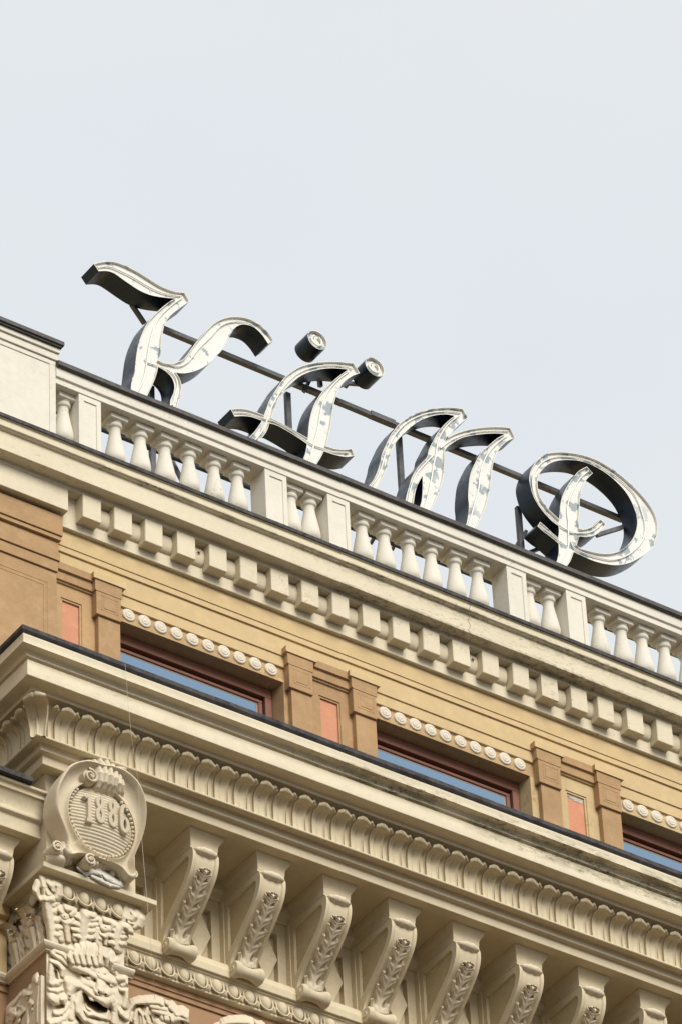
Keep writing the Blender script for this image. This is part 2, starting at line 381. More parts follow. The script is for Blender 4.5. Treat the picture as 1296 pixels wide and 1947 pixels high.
# dentils and the rolls between them
DX = [(157.4,944.6),(217.2,968.5),(275.8,992),(336.8,1016),(397.4,1039),(456,1061),(515,1084),(572.5,1107.7),(630.7,1130.5),(688.6,1152.9),(746,1175.2),(803.2,1197.2),(859.3,1219.2),(915.4,1242.6),(973.2,1265),(1027.9,1287.3),(1084,1308),(1134.9,1329.3),(1190.7,1351),(1246.7,1371.6)]
dx = [atY(u, v, -.148).x for u, v in DX]; st = (dx[-1]-dx[0])/(len(dx)-1); dx += [dx[-1]+st*(i+1) for i in range(2)]
dm = []
for q in range(3):
    b_ = MB(); b_.box(0, .172, -.148, -.03, 26.733, 26.961, .0035+.0015*q)
    b_.v = [(x+.002*math.sin(x*90+q), y+.0015*q*math.sin(z*40), z) for x, y, z in b_.v]
    dm.append(b_.mesh('dentil', CREAM_MID))
rl = MB(); rl.lathe([(.028, 0), (.043, .006), (.047, .02), (.047, .109), (.043, .123), (.028, .130)], (0, -.040, 0), 16, 'x')
rl.v = [(x, y, z*2.0) for x, y, z in rl.v]; rlm = rl.mesh('dentil_roll', CREAM_MID, 60)
for i, x in enumerate(dx):
    o = link('dentil', dm[i % 3], UC, loc=(x, random.uniform(-.002, .002), random.uniform(-.002, .002))); o.rotation_euler = (0, 0, 0)
    link('roll_moulding', rlm, UC, loc=(x+.172+.008, 0, 26.868))
hl = MB()
for i, s_ in ((3, 0), (12, 0)):
    c = (dx[i]+.172+.07, -.088, 26.875); hl.lathe([(.0, -.002), (.014, -.002), (.014, .004), (.018, .004), (.018, -.004), (.014, -.006)], c, 14, 'y')
    ho = MB(); ho.lathe([(.0, -.0035), (.0135, -.0035)], c, 14, 'y'); ho.build('vent_hole', GAP, UC)  # flat black disc stands for the dark inside the vent
hl.build('vent_rim', CREAM_MID, UC)

ck = MB(); ck.tube([atY(894, 1148, -.2865), atY(891, 1160, -.2865)], .0016, 5); ck.tube([atY(u, v, -.2432) for u, v in ((892, 1172), (889, 1180), (894, 1190), (890, 1199), (897, 1210), (893, 1217))], .0014, 5); ck.build('crack', GAP, UC)
# ------------------------------------------------------------------ attic wall and frieze lines
Y1, Y2, Y3, Y4 = .008, .024, .036, .052
zl = lambda v, y: atY(1296, v, y).z
fz = MB()
Z1, Z2, Z3, Z4, ZB = zl(1492, 0), zl(1503, Y1), zl(1538, Y2), zl(1559, Y3), zl(1586.5, Y4)
run(fz, [(.0, 26.70), (0, Z1), (Y1, Z1+.001), (Y1, Z2), (Y2, Z2+.001), (Y2, Z3), (Y3, Z3+.001), (Y3, Z4), (.3, Z4+.001)], -2.86, XR, soft=.002)
AW = link('attic_storey', None, B); AW.empty_display_size = .2
fz.build('frieze', YELLOW, AW)
# window openings from the photograph: left edge of each = right face of a pilaster B, right edge = jamb before pilaster A
YS = 0.0      # pilaster shaft face
s1 = zoomf(500, 1180, .4012); s2 = zoomf(860, 1350, .3364); s0 = zoomf(0, 1050, .4321)
TB = [atY(178.3, 1085.7, -.036), atY(664.5, 1273, -.036), atY(1130, 1452.6, -.036)]   # tips of pilaster caps B
TA1 = atY(545.3, 1227.3+3, -.036); TA2 = atY(1015.4, 1407.4, -.036)
per = (TB[2].x-TB[0].x)/2; TB.append(Vector((TB[2].x+per, 0, 0)))
zS = (TB[0].z+TB[1].z+TB[2].z)/3                    # top of cap slab
bB = TB[2].x; offA = TA2.x-TB[2].x
shL = atY(1028.2, 1494.7, YS).x-TA2.x; shR = atY(1065.5, 1503, YS).x-TA2.x
zb1 = atY(1067, 1459.3, -.02).z; zb2 = atY(1065.9, 1501.4, -.02).z     # underside of upper block and of the die
dl, dr = atY(1024, 1470, -.02).x-TA2.x, atY(1065.9, 1480, -.02).x-TA2.x
capR = atY(1071.9, 1439, -.036).x-TA2.x
PZ0 = 24.55
zR = 26.268
def pilaster(x):
    r = link('pilaster', None, AW); r.empty_display_size = .1
    b_ = MB(); b_.box(x+shL, x+shR, YS, .30, PZ0, zb2, .003)
    b_.box(x+dl, x+dr, -.02, .30, zb2, zb1, .003)
    a = .035   # sunk panel lines of the die
    px0, px1, pz0, pz1 = x+dl+.045, x+dr-.03, zb2+.05, zb1-.04
    for (x0, x1, z0, z1) in ((px0, px1, pz0, pz0+.006), (px0, px0+.006, pz0, pz1), (px1-.006, px1, pz0, pz1), (px0, px1, pz1-.006, pz1)):
        b_.box(x0, x1, -.0215, -.015, z0, z1)
    b_.box(px0+.02, px1-.02, -.0235, -.015, pz0+.02, pz1-.015, .004)
    b_.box(x+dl-.012, x+dr+.008, -.024, .30, zb1, zS-.085)
    b_.box(x+dl-.004, x+dr+.004, -.024, .30, zb1-.008, zb1)
    b_.box(x+dl-.012, x+dr+.008, -.024, .30, zS-.0855, zR)
    b_.box(x+capR-.05, x+capR, -.034, .28, zR+.002, zS-.002)
    return b_
pil = []
for i, t in enumerate(TB):
    for off in ((0, offA) if i else (0,)):
        mb = pilaster(t.x+off); po_ = mb.build('pilaster', BROWN, AW); pil.append(po_)
        rs = MB(); rs.box(t.x+off+.0015, t.x+off+capR, -.036, .2, zR, zS); rs.build('frieze_break', YELLOW, po_)
        rs = MB(); rs.box(t.x+off-.001, t.x+off+.002, -.0355, .2, zR+.001, zS-.001); rs.build('break_return', TAN, po_)
for o in [o for o in AW.children if o.type == 'EMPTY']: bpy.data.objects.remove(o)
def between(xa, xb, mat, orange, ox0, ox1, oz, flaky=False):
    """wall strip between the two pilasters of a pair with its sunk orange panel"""
    yw = .052
    mb = MB(); e = .018
    zt = zb1-.015
    mb.add([(xa, yw, PZ0), (ox0-e, yw, PZ0), (ox0-e, yw, oz+e), (xa, yw, zt), (ox1+e, yw, oz+e), (xb, yw, zt), (ox1+e, yw, PZ0), (xb, yw, PZ0)],
           [(0, 1, 2, 3), (3, 2, 4, 5), (4, 6, 7, 5)])
    d1 = yw+.008; d2 = yw+.022
    def ring(ea, ya, eb, yb_):
        A = [(ox0-ea, ya, PZ0), (ox0-ea, ya, oz+ea), (ox1+ea, ya, oz+ea), (ox1+ea, ya, PZ0)]
        Bq = [(ox0-eb, yb_, PZ0), (ox0-eb, yb_, oz+eb), (ox1+eb, yb_, oz+eb), (ox1+eb, yb_, PZ0)]
        mb.add(A+Bq, [(0, 1, 5, 4), (1, 2, 6, 5), (2, 3, 7, 6)])
    ring(e, yw, e, d1); ring(e, d1, 0, d1); ring(0, d1, 0, d2)
    mb.build('wall_panel', mat, AW)
    p = MB(); p.add([(ox0, d2, PZ0), (ox1, d2, PZ0), (ox1, d2, oz), (ox0, d2, oz)], [(0, 1, 2, 3)])
    p.build('orange_panel', ORANGE2 if flaky else ORANGE, AW, label='orange sunk panel with flaking top edge' if flaky else 'plain orange sunk panel')
    if flaky:
        q = MB(); pts = [(ox0+.002, oz-.001), (ox1-.002, oz-.001), (ox1-.004, oz-.052), (ox1-.02, oz-.044), (ox1-.034, oz-.060), (ox1-.055, oz-.048), (ox0+.075, oz-.055), (ox0+.06, oz-.036), (ox0+.035, oz-.043), (ox0+.02, oz-.024), (ox0+.002, oz-.030)]
        q.add([(x, d2-.003, z) for x, z in pts], [tuple(range(len(pts)))]); q.build('flaked_plaster_patch', PATCHM, AW)
    # entablature strip between the caps
    s_ = MB(); run(s_, [(.3, zS), (.010, zS), (-.003, zS-.004), (-.003, zS-.075), (.018, zS-.08), (.018, zb1+.0), (.052, zb1-.015)], xa, xb, soft=.002); s_.build('cap_moulding', BROWN, AW)
pm = [(atY(117.0, 1145, .07).x, atY(149.5, 1155, .07).x, atY(133, 1148, .07).z),
      (atY(607, 1330, .07).x, atY(640, 1340, .07).x, atY(623, 1334, .07).z),
      (atY(1075.5, 1509, .07).x, atY(1108, 1520, .07).x, atY(1091, 1514, .07).z)]
xpier = atY(108, 1090, -.02).x
between(xpier-.1, TB[0].x+shL+.01, TAN, 1, *pm[0])
between(TB[1].x+offA+shR-.01, TB[1].x+shL+.01, BROWN, 1, *pm[1])
between(TB[2].x+offA+shR-.01, TB[2].x+shL+.01, OLIVE, 1, *pm[2], flaky=True)
pmx = [q+per for q in pm[2][:2]]
between(TB[3].x+offA+shR-.01, TB[3].x+shL+.01, BROWN, 1, pmx[0], pmx[1], pm[2][2])
# windows
DEP = .215
wr = [atY(535, 1300, Y4).x, atY(1007, 1480, Y4).x]   # front arris of the right jambs
zW = ZB
for i in range(3):
    x0 = TB[i].x+shR-.004; x1 = x0 + (wr[1]-(TB[1].x+shR-.004))
    xa = TB[i+1].x+offA+shL+.02
    # lintel band carrying the medallions
    lb = MB(); run(lb, [(.06, Z4+.001), (Y4+.004, Z4+.001), (Y4+.004, ZB+.035), (Y4, ZB+.033), (Y4, ZB), (DEP+.02, ZB)], x0-.05, xa+.05, soft=.002)
    lb.build('lintel_band', SIENNA if i < 2 else OLIVE, AW)
    jb = MB(); jb.add([(x1, Y4, PZ0), (x1, Y4, ZB+.001), (xa+.05, Y4, ZB+.001), (xa+.05, Y4, PZ0), (x1-.028, DEP+.1, PZ0), (x1-.028, DEP+.1, ZB+.001)], [(0, 3, 2, 1), (0, 1, 5, 4)])
    jb.build('window_jamb', BROWN if i == 0 else OLIVE, AW, label='brown window jamb' if i == 0 else 'pale yellow window jamb')
    wd = link('window', None, AW) ; wd.empty_display_size = .1; wd.parent = B
    xw1 = x1-.026; fr = MB(); t = .063
    ytop = DEP-.03
    # outer frame
    for (a0, a1, c0, c1, yy, nm) in ((x0, xw1, ZB-t*1.5, ZB, ytop, 0), (x0-.02, x0+.03, PZ0, ZB-t*1.5, ytop, 0), (xw1-t, xw1, PZ0, ZB-t*1.5, ytop, 0)):
        fr.box(a0, a1, yy, yy+.08, c0, c1, .003)
    iz = ZB-t*1.5-.030
    for (a0, a1, c0, c1) in ((x0+.036, xw1-t-.014, iz-.028, iz), (x0+.036, x0+.052, PZ0, iz-.028), (xw1-t-.050, xw1-t-.014, PZ0, iz-.028)):
        fr.box(a0, a1, ytop+.022, ytop+.09, c0, c1, .003)
    fr.build('frame', WOOD, wd)
    gp = MB(); gp.box(x0+.01, xw1-.01, ytop+.06, ytop+.075, iz-.02, ZB-t*1.4); gp.box(xw1-t-.02, xw1-t*.95, ytop+.06, ytop+.075, PZ0, iz); gp.build('frame_gap', GAP, wd)  # flat black strips stand for the dark gap between outer and inner frame
    bx0, bx1, bz = x0+.052, xw1-t-.050, iz-.028
    be = MB(); be.box(bx0, bx1, ytop+.035, ytop+.06, bz-.014, bz, .002); be.box(bx0, bx0+.014, ytop+.035, ytop+.06, PZ0, bz-.014, .002); be.box(bx1-.014, bx1, ytop+.035, ytop+.06, PZ0, bz-.014, .002)
    be.build('glazing_bead', BEADM, wd)
    gl = MB(); gl.add([(bx0, ytop+.037, PZ0), (bx1, ytop+.037, PZ0), (bx1, ytop+.037, bz), (bx0, ytop+.037, bz)], [(0, 1, 2, 3)]); gl.build('glass_pane', GLASS, wd)
# medallions
md = MB(); md.lathe([(.0, -.024), (.014, -.023), (.018, -.0205), (.026, -.0205), (.031, -.0225), (.035, -.0195), (.038, -.0165), (.047, -.0175), (.0545, -.0155), (.0595, -.009), (.060, .004)], (0, 0, 0), 32, 'y')
md.v = [(x, y-(.0008*math.cos(2.5*math.atan2(z, x)) if .02 < math.hypot(x, z) < .036 else 0), z) for x, y, z in md.v]
mdm = md.mesh('medallion', WHITEP, 40)
for (ua, va), (ub, vb), n_ in (((245.4, 1168.8), (516.4, 1271.7), 10), ((732.3, 1355), (988.3, 1452.8), 10), ((1194.4, 1531), (1450.4, 1628.8), 10)):
    a = atY(ua, va, Y4-.01); b_ = atY(732.3, 1355, Y4-.01); c_ = atY(988.3, 1452.8, Y4-.01); stp = (c_.x-b_.x)/9; zz = (b_.z+c_.z)/2
    for i in range(n_):
        o = link('medallion', mdm, AW, loc=(a.x+stp*i, Y4+.004, zz)); o.rotation_euler = (0, random.uniform(0, 6), 0)
# brown pier of the attic at the left
PB = MB(); 
def step_box(mb, u, v, y, ztop, z0):
    x = atY(u, v, y).x; mb.box(XL, x, y, .3, z0, ztop, .003)
zz = [atY(119.6, 1019.3, -.075).z, atY(116.5, 1028, -.062).z, atY(114, 1031, -.04).z, atY(115, 1066.4, -.052).z, atY(110, 1087, -.036).z]
step_box(PB, 119.8, 1000, -.073, 26.72, zz[0]); step_box(PB, 117, 1025, -.060, zz[0], zz[1]); step_box(PB, 111.5, 1045, -.034, zz[1], zz[3]+.075)
step_box(PB, 114.8, 1060, -.048, zz[3]+.075, zz[3]); step_box(PB, 110.8, 1080, -.034, zz[3], zz[4]); step_box(PB, 108, 1100, -.018, zz[4], PZ0)
PB.build('corner_pier', BROWN, AW)
q = MB(); xq = atY(91, 1107, -.02).x; zq = atY(91, 1107, -.02).z
for e in (0, .035):
    q.box(XL, xq-e, -.0205, -.01, zq-e-.005, zq-e); q.box(xq-e-.005, xq-e, -.0205, -.01, PZ0, zq-e-.005)
q.build('panel_bead', BROWN, AW)
cb = MB(); cz0 = atY(130.4, 971.4, -.13).z; xc = atY(130.4, 971.4, -.13).x
cb.box(XL, xc, -.128, .1, cz0, 26.972, .004); cb.build('cornice_block', CREAM_MID, UC)
bk = MB(); bk.box(-30, 30, .31, 30, 0, 27.30); bk.build('building_body', YELLOW, B)

# ------------------------------------------------------------------ balustrade
BAL = link('balustrade', None, B); BAL.empty_display_size = .2
xpar = atY(104.9, 700, -.22).x
r_ = MB(); run(r_, [(-.262+.02, 28.086), (-.240, 28.086), (-.240, 27.995), (-.228, 27.987), (-.222, 27.985), (-.222, 27.931), (.035, 27.931), (.05, 28.09)], xpar, XR); r_.build('handrail', CREAM_UP, BAL)
c_ = MB(); run(c_, [(.10, 28.10), (.10, 28.15), (-.268, 28.140), (-.274, 28.136), (-.274, 28.094), (-.262, 28.086), (-.20, 28.087)], xpar, XR, amp=.003, soft=.001); c_.build('zinc_capping', FLASH2, BAL)
zs = 27.931
bl = MB()
bl.box(-.083, .083, -.083, .083, -.050, -.001, .004)
rows = []
bl.lathe([(.070, -.050), (.069, -.056), (.063, -.062), (.061, -.066), (.064, -.074), (.064, -.092), (.058, -.103), (.050, -.108), (.047, -.118), (.0475, -.150), (.053, -.19), (.061, -.235), (.071, -.29), (.080, -.340), (.0865, -.385), (.088, -.415), (.085, -.437), (.076, -.455), (.064, -.465), (.062, -.468), (.074, -.475), (.074, -.498)], (0, 0, 0), 32)
bl.box(-.083, .083, -.083, .083, -.63, -.498, .004)
blm = bl.mesh('baluster', CREAM_UP, 40)
BX = [(113.4,740.5),(211.4,781.4),(259.3,801),(306.7,819.2),(349,839.6+1),(399.3,857),(444.4,874.4),(679.9,970.8),(721,989),(769.6,1005.7),(813.5,1021.7),(858.4,1040),(901.7,1057.5),(1037.8,1111.4),(1131,1151.3),(1173.4,1169.7),(1213.3,1185.2),(1254.2,1203.6)]
bxs = [atZ(u, v, zs).x for u, v in BX]
g1 = bxs[1:7]; bxs.append(atZ(576.7, 928.3, zs).x-.166); bxs.append(atZ(613, 942.6, zs).x-.166); bxs.append(atZ(1029.9, 1107.9, zs).x-.166)
bxs += [bxs[17]+.238*(i+1) for i in range(5)]
for x in bxs:
    o = link('baluster', blm, BAL, loc=(x+.083, -.163+.083, zs)); o.rotation_euler = (random.uniform(-.006, .006), random.uniform(-.006, .006), random.choice((0, 1.5708, 3.1416, 4.712))+random.uniform(-.02, .02))
    s_ = random.uniform(.985, 1.015); o.scale = (s_, s_, 1)
for (ua, va), (ub, vb) in (((150, 749.7), (192, 765)), ((503.4, 890.5), (544.8, 908)), ((622, 937), (663.6, 954)), ((961.8, 1074), (998.6, 1087.7)), ((1075, 1120), (1112, 1134))):
    x0, x1 = atY(ua, va, -.215).x, atY(ub, vb, -.215).x
    p = MB(); e = .05; z0, z1 = 27.315, zs-.001
    # face with a sunk panel
    y = -.213; yi = y+.010; X0, X1, A0, A1 = x0+e*.95, x1-e*.8, z0, z1-.055
    p.add([(x0, y, z0), (x1, y, z0), (x1, y, z1), (x0, y, z1), (X0, y, A0), (X1, y, A0), (X1, y, A1), (X0, y, A1), (X0+.003, yi, A0), (X1-.003, yi, A0), (X1-.003, yi, A1-.003), (X0+.003, yi, A1-.003), (x0, .0, z0), (x1, .0, z0), (x1, .0, z1), (x0, .0, z1)],
          [(0, 4, 7, 3), (3, 7, 6, 2), (2, 6, 5, 1), (4, 8, 11, 7), (7, 11, 10, 6), (6, 10, 9, 5), (8, 9, 10, 11), (0, 3, 15, 12), (1, 13, 14, 2), (12, 15, 14, 13)])
    for zg in (1, 2):
        pass
    p.build('pedestal', CREAM_UP, BAL)
# solid parapet at the left
PP = link('parapet_wall', None, BAL); PP.empty_display_size = .1
P = MB(); y = -.222
zt = [atY(0, w, yy).z for w, yy in ((612, -.262), (627.5, -.262), (641, -.245), (653, -.222))]
xe = [atY(114.2, 665, -.262).x, atY(111.5, 680, -.245).x, xpar]
zcap = atY(123, 651, -.30).z
P.box(XL, xe[2], y, .15, 27.31, zt[2]+.02, .003)
P.box(XL, xe[1], -.245, .17, zt[2]+.0, zt[1]+.012, .003)
P.box(XL, xe[0], -.262, .19, zt[1]+.012, zcap-.05, .003)
xi = atY(93.5, 700, -.222).x
P.build('parapet_body', CREAM_UP, BAL)
bpy.data.objects.remove(PP)
fr = MB(); zi = atY(93.5, 692, -.222).z
fr.box(xi, xpar-.001, -.230, -.20, 27.316, zi+.0, .002); fr.box(XL, xpar-.001, -.230, -.20, zi, zt[2]-.003, .002)
fr.build('parapet_border', CREAM_UP, BAL)
c_ = MB(); xk = atY(123, 653, -.30).x; c_.box(XL, xk, -.30, .25, zcap-.035, zcap+.006, .002); c_.box(XL, xk-.02, -.285, .2, zcap-.05, zcap-.035); c_.build('zinc_capping', FLASH2, BAL)

# ------------------------------------------------------------------ rooftop sign
SG = thing('rooftop_sign', 'white and navy gothic channel letter sign on a steel frame above the stone balustrade', 'sign', (0, .45, 27.3))
SG.location = (0, 0, 0)
YF, YB = .36, .56
zK1 = zoomf(130, 480, 250/1296); zK2 = zoomf(100, 450, .463); zA = zoomf(400, 610, 340/1296); zM = zoomf(680, 760, 310/1296); zO = zoomf(970, 840, 300/1296)
def pts(f, lst): return [(lambda P: (P.x, P.z))(atY(*f(a, b), YF)) for a, b in lst]
def letter(name, label, outer, holes, tubes, face):
    root_m = MB(); rim = MB(); fc = MB()
    loops = [smooth_curve(outer, True, 5)]+[smooth_curve(h, True, 5) for h in holes]
    def area(l): return sum(a.x*b.y-b.x*a.y for a, b in zip(l, l[1:]+l[:1]))
    if area(loops[0]) < 0: loops[0].reverse()
    for i in range(1, len(loops)):
        if area(loops[i]) > 0: loops[i].reverse()
    def inset(l, d):
        n = len(l); o_ = []
        for i in range(n):
            a = (l[i]-l[i-1]).normalized(); b_ = (l[(i+1) % n]-l[i]).normalized()
            na = Vector((-a.y, a.x)); nb = Vector((-b_.y, b_.x)); m_ = na+nb
            if m_.length < .3: m_ = na
            m_.normalize(); k = d/max(.45, m_.dot(na)); o_.append(l[i]+m_*k)
        return o_
    ins = [inset(l, .006) for l in loops]
    DP = .024
    for l, q in zip(loops, ins):
        n = len(l); j = [(i+1) % n for i in range(n)]
        root_m.add([(p.x, YF, p.y) for p in l]+[(p.x, YB, p.y) for p in l], [(i, j[i], n+j[i], n+i) for i in range(n)])
        rim.add([(p.x, YF-.001, p.y) for p in l]+[(p.x, YF-.001, p.y) for p in q], [(i, j[i], n+j[i], n+i) for i in range(n)])
        rim.add([(p.x, YF-.001, p.y) for p in q]+[(p.x, YF+DP, p.y) for p in q], [(i, j[i], n+j[i], n+i) for i in range(n)])
    for L_, y_, mb_ in ((loops, YB-.002, root_m), (ins, YF+DP-.001, fc)):
        tri = tessellate_polygon([[Vector((p.x, p.y, 0)) for p in l] for l in L_])
        flat = [p for l in L_ for p in l]; mb_.add([(p.x, y_, p.y) for p in flat], [t_ for t_ in tri])
    R = root_m.build(name, NAVY, SG, 35, label)
    rim.build('channel_rim', LIP, R, 35); fc.build('letter_face', face, R)
    for t_ in tubes:
        c = smooth_curve(t_, False, 6, 80)
        tb = MB(); tb.tube([(p.x, YF+.010, p.y) for p in c], .0065, 8); tb.build('neon_tube', TUBE, R, 60)
        cl = MB()
        for i in range(4, min(5, len(c)-2)): cl.box(c[i].x-.006, c[i].x+.006, YF+.008, YF+.023, c[i].y-.005, c[i].y+.005)
        if cl.v: cl.build('tube_support', LIP, R)
    return R
# K
outer = pts(zK1, [(250,110),(300,95),(385,83),(470,92),(560,125),(680,185),(800,260),(900,322),(1000,365),(1070,385),(1145,392),(1195,480),(1110,540),(1040,592),(985,650),(950,710),(932,780),(920,850),(915,950),(905,1030),(893,1062),(950,1088),(1030,1094),(1075,1075)])
outer += pts(zK2, [(540,500),(580,445),(620,398),(660,357),(700,335),(745,327),(800,334),(850,360),(885,393),(908,425),(886,440),(860,402),(830,374),(790,360),(757,368),(735,395),(716,430),(690,472),(640,522),(590,550),(540,561),(508,558),(525,590),(530,620),(525,650),(514,690),(505,725),(498,765),(474,755),(481,710),(484,672),(497,640),(500,610),(490,580),(465,553),(434,534),(428,560),(418,590),(400,630),(378,672),(345,730),(300,715),(318,680)])
outer += pts(zK1, [(620,1290),(650,1180),(660,1100),(668,1030),(680,950),(700,870),(730,790),(775,700),(830,630),(890,570),(950,520),(1010,475),(1055,452),(1000,449),(900,437),(800,415),(700,372),(600,308),(500,238),(430,195),(370,181),(298,184)])
tubes = [pts(zK1, [(290,140),(400,130),(500,165),(650,240),(800,330),(920,385),(1050,415),(1120,420)]), pts(zK1, [(1130,440),(1040,500),(940,590),(880,670),(840,770),(815,870),(795,980),(780,1080),(765,1180),(730,1290),(670,1390)]),
         pts(zK1, [(790,1080),(870,1105),(960,1140),(1030,1180),(1075,1250),(1080,1320),(1060,1400),(1035,1500)]), pts(zK2, [(470,520),(520,530),(560,510),(600,460),(650,410),(700,360),(760,345),(820,360),(870,405)])]
letter('letter', 'gothic letter K with waved top flag', outer, [], tubes, FACE_K)
# A umlaut
outer = pts(zA, [(147,640),(200,634),(260,640),(330,660),(388,684),(405,640),(430,572),(480,490),(520,430),(570,380),(640,335),(720,309),(800,297),(880,293),(960,297),(1035,305),(1080,378),(1020,403),(960,450),(920,520),(897,590),(885,660),(875,740),(857,830),(838,905),(900,925),(970,931),(1022,925),(1045,978),(980,986),(900,971),(822,945),(800,990),(760,1055),(735,1115),(640,1090),(660,1030),(688,960),(700,892),(640,850),(560,800),(480,757),(427,742),(413,790),(380,840),(330,892),(300,935),(235,895),(270,855),(325,797),(368,735),(372,722),(300,697),(240,690),(176,693)])
hole = pts(zA, [(442,704),(460,650),(490,580),(532,510),(590,450),(650,402),(720,370),(800,350),(880,343),(960,348),(995,354),(950,385),(900,425),(840,480),(790,540),(752,605),(727,680),(714,750),(708,820),(706,850),(640,813),(580,778),(500,733)])
tubes = [pts(zA, [(170,660),(260,662),(340,685),(400,705),(480,730),(580,785),(660,840),(740,890),(820,920),(900,945),(1010,950)]), pts(zA, [(300,890),(370,810),(410,730),(440,640),(480,560),(540,470),(620,390),(720,340),(840,318),(960,322),(1030,345)]), pts(zA, [(1010,360),(930,420),(860,500),(820,590),(800,680),(785,770),(760,870),(735,960),(710,1040)])]
RA = letter('letter', 'gothic letter A with long curled crossbar', outer, [hole], tubes, FACE)
for u, v in (zA(776, 138), zA(1190, 334)):
    c = atY(u, v, YF); R = .102
    d = MB(); rr = [(R, 0.0), (R, .20), (0, .20)]; d.lathe(rr, (c.x, YF, c.z), 36, 'y'); D_ = d.build('umlaut_dot', NAVY, SG, 40, 'round drum shaped dot of the umlaut')
    d = MB(); d.lathe([(R, -.001), (R-.007, -.001), (R-.007, .030)], (c.x, YF, c.z), 36, 'y'); d.build('channel_rim', LIP, D_, 40)
    d = MB(); d.lathe([(R-.007, .029), (0, .029)], (c.x, YF, c.z), 36, 'y'); d.build('letter_face', FACE, D_)
    d = MB(); d.tube([(c.x+.052*math.cos(a/16*5.6+1.9), YF+.012, c.z+.052*math.sin(a/16*5.6+1.9)) for a in range(17)], .0095, 8); d.build('neon_tube', TUBE, D_, 60)
# M
outer = pts(zM, [(70,700),(120,640),(152,570),(175,500),(190,430),(220,360),(265,270),(330,190),(400,138),(480,100),(570,75),(660,61),(750,60),(832,70),(873,145),(800,202),(745,260),(708,302),(780,265),(860,240),(960,222),(1060,214),(1150,215),(1207,222),(1248,300),(1170,340),(1110,410),(1080,480),(1065,560),(1058,640),(1045,720),(1020,830),(980,930),(930,1040),(890,1110),(790,1075),(850,1010),(872,930),(880,850),(874,770),(878,690),(890,600),(920,520),(970,430),(1030,370),(1100,310),(1165,272),(1090,268),(1000,272),(900,285),(820,305),(750,345),(693,398),(690,480),(685,560),(670,650),(640,740),(600,840),(560,930),(520,990),(430,960),(480,872),(505,800),(512,700),(512,605),(470,682),(450,760),(438,850),(425,930),(350,900),(372,830),(385,760),(405,690),(430,610),(480,530),(545,460),(560,400),(600,320),(640,250),(700,182),(765,128),(700,116),(620,122),(540,145),(470,180),(410,225),(350,282),(300,340),(265,410),(245,480),(220,560),(190,630),(150,700),(105,760),(20,745)])
tubes = [pts(zM, [(90,700),(150,630),(190,540),(215,450),(250,360),(310,260),(390,180),(490,125),(600,95),(720,88),(820,100)]), pts(zM, [(810,120),(730,180),(670,260),(640,330),(625,420),(605,520),(590,620),(570,720),(545,820),(510,920)]), pts(zM, [(610,430),(540,500),(480,570),(440,650),(415,740),(400,840)]), pts(zM, [(660,380),(740,320),(830,280),(950,250),(1080,240),(1200,245)]), pts(zM, [(1190,280),(1110,340),(1040,420),(1000,500),(975,600),(960,720),(930,830),(905,920),(880,1000)])]
letter('letter', 'gothic letter M with two arches', outer, [], tubes, FACE)
# O-like last letter (reads P / O with an inner hook)
outer = pts(zO, [(300,95),(400,83),(500,90),(600,110),(700,145),(800,200),(900,270),(1000,358),(1080,440),(1150,530),(1195,620),(1208,700),(1200,780),(1170,860),(1110,920),(1040,965),(960,1000),(880,1014),(800,1008),(700,985),(600,945),(518,905),(490,980),(450,1040),(420,1090),(325,1055),(368,1005),(393,920),(394,838),(330,782),(270,738),(220,694),(242,658),(300,708),(345,752),(390,788),(396,740),(394,692),(340,652),(280,590),(220,510),(180,430),(155,340),(154,280),(175,215),(225,145)])
hole = pts(zO, [(398,636),(350,590),(300,540),(252,470),(227,400),(221,330),(237,262),(290,200),(350,165),(430,150),(520,151),(600,166),(700,207),(800,270),(900,360),(970,450),(1020,560),(1040,650),(1030,730),(1000,800),(950,860),(895,895),(820,915),(740,915),(650,897),(575,874),(543,848),(557,805),(565,778),(620,783),(690,768),(745,728),(783,678),(737,635),(700,672),(660,700),(600,717),(568,714),(560,650),(565,560),(569,470),(586,390),(620,315),(675,258),(625,203),(560,240),(500,310),(450,390),(420,460),(405,540)])
tubes = [pts(zO, [(520,740),(430,700),(340,620),(260,540),(205,440),(185,330),(205,240),(270,160),(370,120),(480,118),(600,140),(720,185),(840,260),(950,350),(1030,440),(1080,560),(1110,680),(1100,780),(1050,860),(960,930),(850,965),(740,950),(620,915),(530,870),(500,810)]), pts(zO, [(645,235),(580,290),(530,370),(490,460),(470,560),(480,660),(480,760),(480,850),(440,950),(410,1020)]), pts(zO, [(240,680),(310,735),(380,790),(430,830)]), pts(zO, [(480,740),(570,745),(650,740),(710,710),(755,665)])]
letter('letter', 'round gothic letter P with hooked stem inside its ring', outer, [hole], tubes, FACE)
